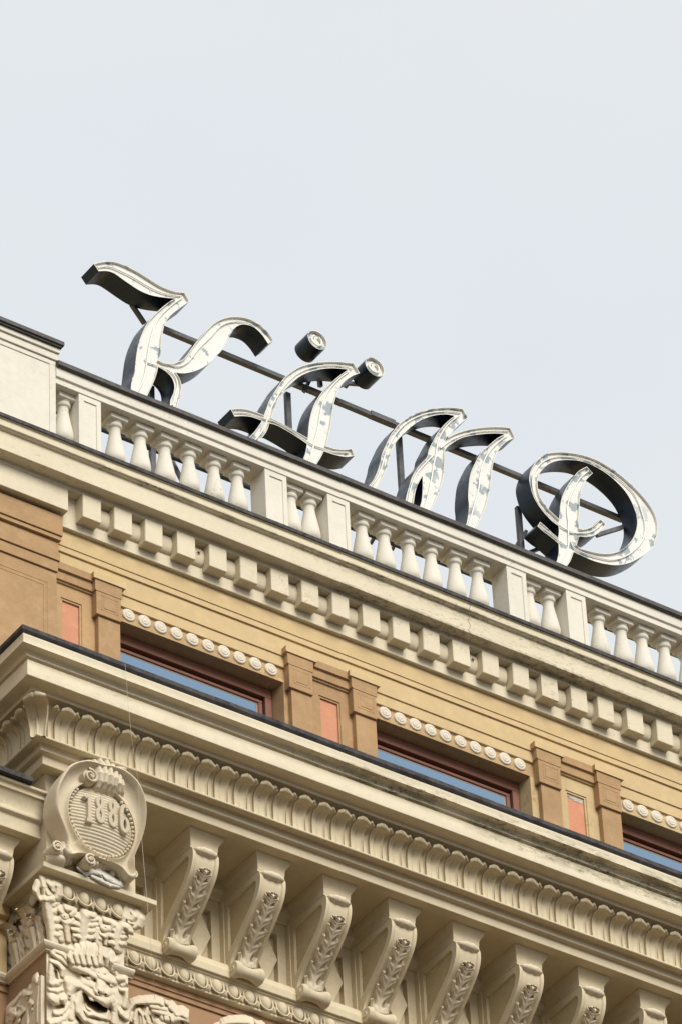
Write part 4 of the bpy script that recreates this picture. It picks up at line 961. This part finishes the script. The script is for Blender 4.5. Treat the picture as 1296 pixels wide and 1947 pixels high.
bud.lathe([(.0, .225), (.018, .23), (.032, .245), (.034, .262), (.024, .280), (.0, .288)], (0, -.045, 0), 12)
bdm_ = bud.mesh('bud', CREAM_CARVE, 60)
TL = acanthus_leaf(.10, .036, .05, 2, 'bud_leaf')
def put_bud(x, y, rot, sc=1.0):
    o = link('bud', bdm_, PR, loc=(x, y, 22.27)); o.rotation_euler = (0, 0, rot); o.scale = (sc, sc, sc)
    for dx_, rr in ((-.030, .5), (.030, -.5), (0, 0)):
        q_ = link('bud_leaf', TL, PR, loc=(x+dx_*math.cos(rot)*sc, y+dx_*math.sin(rot)*sc-.03*abs(math.cos(rot)), 22.27+.20*sc)); q_.rotation_euler = (0, 0, rot+rr); q_.scale = (sc, sc, sc)
for yy in (-.30, -.06): put_bud(-3.16, yy, -math.pi/2, 1.1)
fl_ = strokes(SCp, 'y', [[(470, 725, .10, 36), (510, 745, .11, 28)], [(40, 600, .09, 38), (85, 595, .09, 30)], [(880, 880, .08, 30), (900, 920, .07, 28)]], -.44, k60)
if 0: blob('leaf_tip', fl_, CREAM_CARVE, PR, .006, 3)
im = MB(); ixr = atY(260.6, 1844, -.53).x
run_corner(im, [(-.47, 22.262), (-.540, 22.262), (-.551, 22.255), (-.553, 22.240), (-.540, 22.222), (-.522, 22.208), (-.515, 22.206), (-.515, 22.196), (-.48, 22.196)], ixr-.03, K2, .02)
im.build('impost_moulding', CREAM_CARVE, PR, 40)
ie = MB(); ie.lathe([(.0, .035), (.022, .03), (.032, .01), (.034, -.02), (.034, -.05)], (ixr-.04, -.515, 22.232), 14, 'x')
sh = MB(); sh.box(-3.20, -2.50, -.492, .30, .0, 21.43); sh.box(-3.20, -2.50, -.06, .30, 21.43, 22.20); sh.build('pier_shaft', CREAM_CARVE, PR)
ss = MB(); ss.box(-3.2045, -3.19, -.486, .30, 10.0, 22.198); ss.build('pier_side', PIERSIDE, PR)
# cartouche --------------------------------------------------------
CT = link('cartouche', None, PR); CT.empty_display_size = .1
ccx, ccz, rx, rz = -2.797, 23.437, .262, .298
YC = -.600
f_ = MB(); rows = []
nrow = 21
for j in range(8*nrow+1):
    t = -1+2*j/(8*nrow); hw = math.sqrt(max(0, 1-t*t)); row = []
    ph = (t+1)/2*nrow
    for q in range(25):
        u = (q/24*2-1)*hw
        bulge = .055*(1-(u*u+t*t))
        line = .007*abs(math.sin(math.pi*(ph+.35*(1-u*u))))
        row.append((ccx+u*rx, YC+.012-bulge-line, ccz+t*rz))
    rows.append(row)
f_.grid(rows); f_.build('reeded_shield', CREAM_CARVE, CT, 70)
bead = MB(); bead.lathe([(.0, -.014), (.008, -.0115), (.0135, -.004), (.0135, .004), (.008, .0115), (.0, .014)], (0, 0, 0), 10, 'y'); bdm = bead.mesh('bead', CREAM_CARVE, 80)
NB = 52
for i in range(NB):
    a = 2*math.pi*i/NB
    if .95 < a < 2.3: continue
    link('bead', bdm, CT, loc=(ccx+(rx+.014)*math.cos(a), YC-.008, ccz+(rz+.014)*math.sin(a)))
# strap frame: swept border between the bead ring and the outer outline
OUTL = [(.03, 23.93), (.10, 23.95), (.22, 23.95), (.33, 23.89), (.394, 23.755), (.40, 23.60), (.372, 23.43), (.29, 23.195), (.28, 23.12), (.30, 23.01), (.24, 22.98), (.16, 23.04), (.05, 23.05), (-.02, 23.05), (-.10, 23.05), (-.20, 23.03), (-.28, 22.99), (-.33, 23.03), (-.296, 23.09), (-.32, 23.19), (-.387, 23.35), (-.395, 23.46), (-.371, 23.60), (-.276, 23.80), (-.149, 23.90), (-.06, 23.925)]
full = smooth_curve(OUTL, True, 4, 75); full.reverse(); full = full[::-1]
inn = []
for p in full:
    a = math.atan2((p.y-ccz)/rz, p.x/rx); inn.append(Vector(((rx+.030)*math.cos(a), ccz+(rz+.030)*math.sin(a))))
fr = MB(); n = len(full); rows = []
cxx = ccx-.025
for lay, (t, y) in enumerate(((.06, -.46), (.03, -.585), (.0, -.640), (.03, -.654), (.09, -.660), (.15, -.652), (.20, -.618), (.38, -.592), (.68, -.585), (.88, -.596), (.95, -.618), (1.0, -.620), (1.03, -.57))):
    rows.append([(cxx*(1-t)+ccx*t+(a_.x*(1-t)+b_.x*t), y, a_.y*(1-t)+b_.y*t) for a_, b_ in zip(full+full[:1], inn+inn[:1])])
fr.grid(rows); fr.build('strapwork_frame', CREAM_CARVE, CT, 45)
# raised date
def digit(path_list, cx0, cz0, w, h, y):
    mb = MB()
    for pth in path_list:
        pth = [(cx0+a_*w/2, cz0+b_*h/2) for a_, b_ in pth]
        c = smooth_curve(pth, False, 6, 60)
        rows = []
        for i, p in enumerate(c):
            t_ = (c[min(i+1, len(c)-1)]-c[max(i-1, 0)]).normalized(); nr = Vector((-t_.y, t_.x))*.0155
            yy = y
            rows.append([(p.x+nr.x, yy+.04, p.y+nr.y), (p.x+nr.x, yy+.003, p.y+nr.y), (p.x+nr.x*.75, yy, p.y+nr.y*.75), (p.x-nr.x*.75, yy, p.y-nr.y*.75), (p.x-nr.x, yy+.003, p.y-nr.y), (p.x-nr.x, yy+.04, p.y-nr.y)])
        mb.grid([[(a_, b_-.0012*len(mb.v)/600, c_) for a_, b_, c_ in r_] for r_ in rows])
        for r_ in (rows[0], rows[-1]): mb.add([(a_, b_+.003, c_) for a_, b_, c_ in r_], [tuple(range(6))])
    return mb.build('raised_numeral', CREAM_CARVE, CT)
one = [[(-.80, .70), (-.45, .86), (-.1, .96)], [(.1, 1.0), (.1, 0), (.1, -.90)], [(-.55, -.98), (.1, -.98), (.75, -.98)]]
def loop(cy, ry, rx_=.62, n=14, a0=1.57): return [(rx_*math.cos(a0+2*math.pi*i/n), cy+ry*math.sin(a0+2*math.pi*i/n)) for i in range(n+1)]
eight = [loop(.53, .40, .50), loop(-.45, .48, .60)]
six = [[(.55, .90), (.1, 1.0), (-.4, .85), (-.62, .4), (-.66, 0), (-.66, -.5)], loop(-.45, .52, .66)]
yD = YC-.062
for dg_, xx, zz_ in ((one, -2.930, 23.480), (eight, -2.832, 23.500), (eight, -2.722, 23.505), (six, -2.618, 23.494)):
    digit(dg_, xx, zz_, .085, .235, yD+.004)
# crest, scrolls
s80 = zoomf(80, 1430, .16975); k80 = .16975/205
def volute(name, c, R, turns, a0, dr, depth, drum=True, tail=None):
    mb = MB(); pts_ = []; rad = []
    N_ = int(26*turns)
    for i in range(N_+1):
        t = i/N_; a_ = a0+dr*2*math.pi*turns*t; rr = R*(1-.80*t)
        pts_.append((c.x+rr*math.cos(a_), c.y-.010*t, c.z+rr*math.sin(a_))); rad.append(R*.22*(1-.45*t))
    if tail: pts_ = [tuple(q) for q in tail]+pts_; rad = [R*.20]*len(tail)+rad
    mb.tube(pts_, rad, 10)
    mb.lathe([(0, -.020), (R*.17, -.017), (R*.24, -.004), (R*.24, .03)], (c.x, c.y, c.z), 14, 'y')
    mb.lathe([(R*.95, .006), (R*.98, depth*.5), (R*1.0, depth)], (c.x, c.y, c.z), 26, 'y'); mb.lathe([(0, .008), (R*.95, .006)], (c.x, c.y, c.z), 26, 'y')
    return mb.build(name, CREAM_CARVE, CT, 50)
def sp_(f, a_, b_, y): return atY(*f(a_, b_), y)
c_ = sp_(s80, 545, 275, -.655); volute('crest_volute', c_, .062, 1.6, 1.9, -1, .11)
c_ = sp_(s80, 175, 1065, -.655); volute('foot_volute', c_, .046, 1.5, .9, 1, .13)
c_ = sp_(s80, 545, 1212, -.660); volute('foot_volute', c_, .050, 1.5, 1.0, 1, .12)
c_ = sp_(SCp, 938, 335, -.60); volute('foot_volute', c_, .036, 1.3, 1.0, -1, .10)
crest = ([
 [(600, 100, .03, 20), (640, 150, .07, 28), (665, 240, .10, 30), (665, 330, .10, 28), (640, 390, .09, 18)],
 [(660, 90, .03, 22), (710, 160, .08, 28), (725, 250, .11, 30), (720, 340, .11, 28), (700, 410, .09, 18)],
 [(730, 100, .03, 24), (775, 180, .08, 28), (785, 270, .11, 30), (775, 360, .10, 28), (755, 430, .08, 18)],
 [(800, 150, .03, 24), (835, 220, .07, 28), (840, 300, .10, 30), (825, 380, .09, 28), (805, 450, .07, 18)],
 [(850, 200, .03, 30), (880, 280, .07, 28), (880, 360, .09, 28), (865, 440, .07, 24), (870, 500, .05, 14)],
 [(905, 320, .06, 20), (918, 380, .07, 22), (912, 450, .06, 16)], [(545, 110, .02, 26), (500, 130, .015, 22), (430, 150, .01, 18)],
 [(880, 190, .04, 34), (930, 195, .03, 26)], [(700, 80, .03, 26), (760, 90, .03, 24)]])
relief('crest', s80, 'y', -.55, crest, k80, CREAM_CARVE, CT, [], k=.0022, res=.0032, label='ribbed shell crest')
low_ = ([
 [(215, 1110, .05, 44), (280, 1150, .03, 56), (320, 1190, .01, 40)], [(150, 1170, .03, 50), (230, 1190, .03, 50)],
 [(250, 1020, .05, 24), (265, 1090, .055, 26), (300, 1160, .045, 20)], [(300, 1040, .04, 22), (320, 1110, .045, 24), (350, 1160, .035, 18)],
 [(610, 1190, .07, 22), (625, 1250, .065, 20)], [(655, 1190, .06, 22), (670, 1250, .055, 20)], [(700, 1205, .06, 22), (712, 1262, .05, 20)], [(740, 1225, .05, 20), (748, 1275, .04, 16)]])
relief('lower_scroll', s80, 'y', -.55, low_, k80, CREAM_CARVE, CT, [], k=.0025, res=.0032, label='ribbed straps at the foot of the cartouche')
l2 = ([[(890, 290, .04, 20), (885, 380, .04, 22)], [(855, 280, .04, 18), (845, 370, .04, 20)], [(820, 260, .03, 18), (800, 340, .02, 18)], [(740, 260, .03, 30), (735, 330, .02, 26)]])
relief('lower_scroll', SCp, 'y', -.54, l2, k60, CREAM_CARVE, CT, [], k=.0025, res=.0032, label='ribbed strap at the right foot of the cartouche')
pt = [[(455, 335, .01, 18), (530, 310, .02, 26), (600, 330, .025, 34), (670, 375, .025, 34), (740, 415, .02, 30), (800, 440, .02, 22)], [(520, 360, .01, 22), (620, 405, .02, 28), (700, 445, .02, 24), (790, 462, .015, 18)], [(365, 275, .0, 10), (410, 305, .005, 14), (450, 350, .005, 14)], [(560, 290, .02, 16), (600, 285, .02, 14)], [(810, 425, .02, 14), (815, 455, .015, 14)]]
relief('broken_plaster', SCp, 'y', -.566, pt, k60, CHALK, PR, [[(620, 350, .012, 9), (650, 400, .012, 9)], [(720, 400, .012, 9), (700, 440, .010, 9)]], k=.004, res=.003, grain=.0022, nod=True, label='broken patch of bare white plaster')
bpy.context.view_layer.update()
def lean(p):
    q_ = .19*max(0, p[2]-23.12); return (p[0]-.65*q_, p[1]-q_, p[2]-.85*q_)
for o in CT.children:
    if o.name.startswith('bead'): o.location = lean(o.location)
    elif o.type == 'MESH':
        for v in o.data.vertices: v.co = lean(v.co)
# lion mask --------------------------------------------------------
s70 = zoomf(70, 1760, .15432); k70 = .15432/208
# strokes: (u, v, height above the pier, radius) in the survey frame of the mask
H = [
 # skull, cheeks
 [(400, 560, -.025, 170), (640, 600, -.010, 190), (900, 700, -.020, 140)], [(300, 620, -.035, 120), (330, 900, -.04, 120), (420, 1180, -.04, 140)], [(960, 900, -.035, 110), (980, 1180, -.035, 120)], [(450, 430, -.015, 120), (800, 480, -.012, 120)], [(480, 700, -.005, 90)], [(930, 790, -.005, 70)],
 # brows: one heavy furrowed ridge
 [(455, 495, .045, 52), (540, 515, .070, 54), (640, 555, .085, 52), (740, 615, .09, 46)], [(790, 610, .10, 50), (870, 650, .09, 50), (940, 680, .06, 36)], [(700, 520, .07, 60), (820, 570, .08, 50)], [(775, 590, .11, 36)],
 # eyes under them
 [(650, 640, .065, 40)], [(560, 640, .055, 14), (640, 680, .07, 14), (710, 665, .06, 12)], [(905, 715, .06, 30)], [(655, 632, .085, 15)],
 # nose
 [(775, 650, .09, 44), (800, 720, .13, 50), (805, 770, .16, 52)], [(760, 800, .16, 30)], [(865, 810, .15, 32)], [(815, 850, .14, 24)],
 # upper lip rolls back from the nose
 [(790, 890, .14, 40), (720, 850, .12, 42), (640, 790, .09, 42), (560, 740, .07, 44), (480, 730, .055, 44), (420, 790, .045, 40), (405, 870, .04, 30)], [(840, 910, .14, 50), (900, 900, .11, 44), (940, 960, .07, 36), (960, 1030, .05, 30)],
 [(600, 700, .05, 60), (700, 730, .08, 50)], [(640, 760, .065, 22), (560, 800, .06, 24), (520, 870, .055, 30)],
 # mane lock flowing beside the mouth
 [(540, 850, .055, 34), (505, 940, .06, 44), (530, 1050, .065, 52), (600, 1150, .06, 44), (625, 1190, .05, 24)], [(450, 880, .03, 40), (455, 1010, .03, 44), (440, 1140, .03, 50)],
 # lower lip, teeth, chin
 [(600, 1040, .08, 16), (650, 1080, .11, 20), (720, 1085, .12, 20), (790, 1110, .11, 20), (860, 1130, .09, 18), (868, 1060, .08, 14)], [(690, 900, .12, 26), (685, 945, .10, 16)], [(665, 1010, .10, 32)], [(830, 980, .10, 18)],
 [(640, 1150, .06, 56), (730, 1200, .07, 56), (820, 1190, .05, 46)],
 # left ear and horn curl
 [(185, 440, .05, 16), (270, 468, .07, 22), (320, 530, .06, 22), (318, 610, .045, 20)], [(185, 470, .03, 26), (185, 600, .035, 32), (190, 710, .05, 34), (250, 705, .055, 26), (295, 680, .05, 14)], [(255, 560, .02, 20), (270, 640, .03, 20)],
 [(240, 275, .05, 26), (210, 340, .05, 30)], [(230, 360, .045, 30), (300, 400, .055, 36), (370, 470, .045, 24)], [(250, 310, .055, 26), (330, 345, .06, 34), (380, 420, .05, 26)],
 # left mane lobes
 [(175, 790, .05, 22), (250, 800, .06, 22), (310, 790, .045, 12)], [(215, 900, .06, 62)], [(330, 905, .05, 54), (352, 960, .04, 22)], [(395, 845, .03, 24), (400, 700, .03, 60)],
 [(235, 1078, .06, 18), (290, 1082, .055, 26), (350, 1040, .045, 22), (400, 960, .03, 22)], [(180, 1200, .06, 24), (250, 1180, .06, 34), (340, 1140, .045, 34), (420, 1060, .035, 28)], [(360, 1230, .04, 60)], [(480, 1190, .035, 30), (430, 1230, .04, 40)],
 # forelock
 [(430, 300, .03, 22), (420, 380, .045, 26), (450, 440, .05, 22)], [(510, 270, .03, 22), (490, 350, .05, 26), (520, 440, .06, 24)], [(580, 260, .035, 26), (560, 350, .055, 26), (590, 450, .07, 24)], [(650, 260, .04, 30), (640, 350, .06, 26), (660, 450, .075, 24)], [(730, 280, .04, 30), (710, 370, .065, 26), (740, 460, .08, 22)], [(800, 240, .04, 30), (800, 330, .06, 28), (790, 440, .075, 24)], [(860, 270, .04, 28), (860, 370, .065, 28), (870, 480, .07, 24)], [(910, 350, .04, 28), (930, 430, .055, 26), (930, 530, .055, 24)], [(975, 430, .03, 26), (985, 520, .04, 28), (990, 600, .035, 26)],
 # right ear and mane
 [(1010, 650, .03, 44), (1090, 645, .05, 38), (1118, 700, .05, 28), (1060, 740, .03, 24)], [(1040, 790, .03, 24), (1110, 800, .05, 22), (1118, 880, .045, 26), (1085, 990, .035, 28)], [(1000, 1010, .04, 26), (1050, 1080, .05, 28), (1100, 1130, .045, 24)], [(970, 820, .03, 36), (1000, 940, .03, 34), (960, 1080, .035, 36), (960, 1190, .035, 44)]]
CARV = [
 [(590, 850, .08, 20), (625, 925, .20, 34)], [(660, 965, .34, 38), (745, 1000, .36, 54), (830, 1030, .30, 34)],
 [(570, 616, .020, 15), (640, 606, .020, 16)], [(725, 672, .035, 22)], [(880, 708, .03, 22)],
 [(775, 808, .035, 13)], [(862, 828, .03, 12)], [(768, 570, .018, 11)], [(850, 596, .018, 10)],
 [(232, 570, .045, 20), (242, 640, .045, 22)], [(322, 1000, .04, 20), (250, 1010, .045, 34)], [(308, 1105, .02, 14)], [(405, 872, .025, 14)], [(490, 1130, .03, 14), (530, 1190, .03, 14)],
 [(470, 400, .012, 8), (480, 450, .012, 8)], [(540, 380, .012, 8), (555, 450, .012, 8)], [(612, 380, .012, 8), (628, 450, .012, 8)], [(685, 380, .012, 8), (700, 450, .012, 8)], [(760, 380, .015, 9), (765, 440, .015, 9)], [(835, 380, .015, 9), (832, 460, .015, 9)], [(900, 450, .02, 10), (905, 530, .02, 10)]]
H += [[(200, 500, -.040, 160), (200, 1200, -.040, 160)], [(500, 1000, -.035, 160), (500, 1200, -.035, 160)], [(1000, 500, -.040, 140), (1050, 1200, -.040, 150)]]
H = [[(a_, b_, h_+(.055 if (b_ < 470 and a_ > 410 and max(q[3] for q in ch) < 40) else 0), r_) for a_, b_, h_, r_ in ch] for ch in H]
relief('lion_mask', s70, 'y', -.488, H, k70, CREAM_CARVE, PR, CARV, k=.0048, res=.0034, rect=(-3.2045, -2.50, 21.42, 22.43), gnd=.010, nod=True, label='snarling lion mask with open mouth')
# side ornament on the pier's left face
s0b = zoomf(0, 1790, 100/1240); k0 = (100/1240)/200
so = MB(); po = [(965, 800), (965, 2100), (150, 2100), (150, 1560), (300, 1440), (520, 1220), (700, 1060), (760, 960)]
V = [atX(*s0b(a_, b_), -3.235) for a_, b_ in po]; so.add([tuple(p) for p in V]+[(-3.20, p.y, p.z) for p in V], [tuple(range(8))]+[(i, (i+1) % 8, 8+(i+1) % 8, 8+i) for i in range(8)])
so.build('side_panel_ground', CREAM_CARVE, PR)
sx = [[(830, 880, .03, 80), (850, 960, .03, 80)], [(900, 1100, .01, 60), (870, 1500, .01, 70), (870, 1900, .01, 70)], [(540, 1240, .03, 50), (650, 1260, .05, 60), (740, 1240, .03, 44)], [(560, 1300, .02, 40), (650, 1330, .03, 50), (730, 1300, .02, 40)], [(480, 1280, .02, 50), (350, 1450, .02, 60), (220, 1560, .02, 60)], [(180, 1600, .02, 50), (170, 1900, .02, 50)], [(230, 1650, .05, 60), (330, 1700, .06, 80), (460, 1740, .05, 70), (560, 1640, .04, 50), (500, 1530, .03, 40), (420, 1540, .03, 30)], [(700, 1430, .04, 50), (760, 1480, .04, 44), (720, 1560, .03, 36), (760, 1620, .03, 30)], [(640, 1600, .02, 60), (640, 1950, .03, 80)], [(440, 1880, .05, 70)], [(300, 1850, .05, 50), (250, 1800, .05, 40)], [(200, 1680, .05, 34)], [(700, 1120, .02, 60)]]
relief('side_ornament', s0b, 'x', -3.225, sx, k0, CREAM_CARVE, PR, nod=True, carve=[[(420, 1620, .05, 50)], [(560, 1420, .05, 60), (480, 1480, .04, 40)], [(800, 1000, .03, 34), (860, 1060, .03, 30)], [(330, 1640, .02, 20)], [(560, 1750, .03, 24), (580, 1900, .03, 20)], [(740, 1700, .02, 20), (740, 1900, .02, 20)], [(240, 1950, .06, 60)], [(380, 1790, .03, 20)], [(620, 1290, .02, 14), (700, 1290, .02, 14)]], k=.006, res=.0045)
# second lion head jutting from the frieze, only its crown in view
k22 = .15432/205
hd = [[(300, 1560, -.01, 130), (430, 1500, .0, 130), (600, 1560, .0, 120), (500, 1700, .0, 160)], [(420, 1440, .02, 90), (560, 1460, .03, 80)],
 [(150, 1560, .05, 22), (170, 1440, .06, 24), (225, 1352, .07, 24), (320, 1318, .08, 24), (395, 1345, .07, 20)], [(130, 1400, .03, 26), (160, 1380, .03, 24)], [(200, 1560, .05, 18), (215, 1470, .05, 16)],
 [(255, 1430, .08, 16), (242, 1540, .075, 22), (250, 1640, .06, 24)], [(295, 1430, .08, 14), (345, 1490, .08, 18), (352, 1590, .07, 20)], [(310, 1500, .06, 14), (320, 1600, .05, 16)], [(400, 1400, .07, 16), (380, 1480, .07, 18), (410, 1580, .06, 22)],
 [(250, 1332, .08, 20), (400, 1318, .10, 24), (540, 1322, .11, 26)], [(575, 1342, .12, 28)], [(640, 1332, .12, 26), (660, 1350, .12, 20)], [(680, 1385, .12, 28), (722, 1425, .12, 24), (724, 1470, .10, 18)],
 [(450, 1375, .09, 28), (540, 1390, .10, 30), (630, 1410, .11, 30)], [(470, 1430, .08, 26), (560, 1450, .10, 34), (650, 1470, .11, 38)],
 [(600, 1520, .10, 46), (700, 1530, .13, 48), (790, 1510, .15, 46), (850, 1520, .15, 34)], [(765, 1468, .17, 20), (830, 1462, .18, 22), (872, 1490, .17, 22), (880, 1540, .15, 20)], [(560, 1600, .07, 70), (700, 1620, .08, 50)], [(760, 1680, .07, 34), (700, 1740, .06, 46), (600, 1760, .04, 60)], [(300, 1700, .03, 40), (330, 1820, .03, 40), (420, 1900, .02, 36)], [(420, 1680, .05, 36), (440, 1800, .04, 36), (520, 1880, .03, 34)]]
lh = relief('lion_head', s8, 'y', -.01, hd, k22, CREAM_CARVE, B, [[(215, 1440, .05, 18), (262, 1378, .05, 18), (340, 1375, .05, 15)], [(825, 1565, .06, 24)], [(595, 1490, .03, 8), (605, 1550, .03, 8)], [(672, 1500, .03, 8), (684, 1560, .03, 8)], [(490, 1480, .03, 9), (545, 1500, .03, 9)], [(430, 1500, .03, 10), (450, 1580, .03, 12)], [(700, 1440, .02, 7)], [(330, 1440, .03, 10), (370, 1540, .03, 10)]], k=.004, res=.0035, nod=True, label='lion head jutting from the terracotta frieze')
s24 = zoomf(240, 1500, .4012)
lh2 = lh.copy(); COL.objects.link(lh2); lh2.parent = B; lh2.location = atY(477, 1941, -.1)-atY(306, 1903, -.1); lh2['label'] = 'second lion head, only its crown in view'
# ------------------------------------------------------------------ recessed wing left of the pier
WG = link('side_wing', None, B); WG.empty_display_size = .2
w = MB(); run(w, [(-.40, 23.598), (-.530, 23.598), (-.530, 23.575), (-.508, 23.568), (-.500, 23.556), (-.500, 23.532), (-.486, 23.530)]+arc(-.484, 23.528, -.440, 23.405, -.014, 6)+[(-.452, 23.398), (-.452, 23.372), (-.430, 23.365), (-.420, 23.355), (-.420, 23.235), (.05, 23.235)], XL, -3.2055)
w.build('wing_cornice', CREAM_LOW, WG, 40)
fl = MB(); run(fl, [(.1, 23.72), (-.565, 23.650), (-.572, 23.645), (-.572, 23.604), (-.54, 23.599)], XL, atY(63.5, 1478, -.572).x, amp=.003, soft=.001); fl.build('metal_flashing', FLASH, WG)
w = MB(); run(w, [(.0, 23.236), (-.02, 23.236), (-.02, 23.13), (.02, 23.10), (.045, 23.09), (.045, 23.03), (.052, 23.028), (.052, 22.94), (.02, 22.935), (.02, 22.80), (.06, 22.79), (.06, 22.30)], XL, -3.204); w.build('wing_wall', YELLOW, WG)
w = MB(); run(w, [(.06, 22.262), (-.015, 22.262), (-.026, 22.255), (-.028, 22.240), (-.015, 22.222), (.004, 22.208), (.010, 22.206), (.010, 22.196), (.05, 22.196)], XL, -3.23); w.build('wing_impost', CREAM_CARVE, WG)
w = MB(); zq = atY(5, 1886, .04).z; run(w, [(.04, 22.30), (.04, zq), (.055, zq), (.055, 0)], XL, -3.2046); w.build('wing_frieze', TERRA, WG)
# wing bracket: same model, lower and further back
cR = atY(38, 1606, -.33); dxw = cR.x-(LX[0]+.320)
brw.location = (LX[0]+dxw, .20, 23.235-23.743)
brw['label'] = 'bracket under the recessed side wing cornice'

# ------------------------------------------------------------------ hanging wire
cz = MB(); c1 = [(238, 1262, -1.12), (243, 1330, -1.05), (250, 1400, -1.0), (262, 1480, -.9), (270, 1600, -.8), (282, 1740, -.72), (289, 1830, -.6), (295, 1902, -.3)]
cz.tube([atY(u, v, y) for u, v, y in c1], .0013, 5)
o = cz.build('hanging_wire', CABLE); o['label'] = 'thin pale wire hanging down from the cornice past the cartouche'; o['category'] = 'wire'
print('objects', len(bpy.data.objects), 'tris', sum(len(o.data.polygons) for o in bpy.data.objects if o.type == 'MESH'))
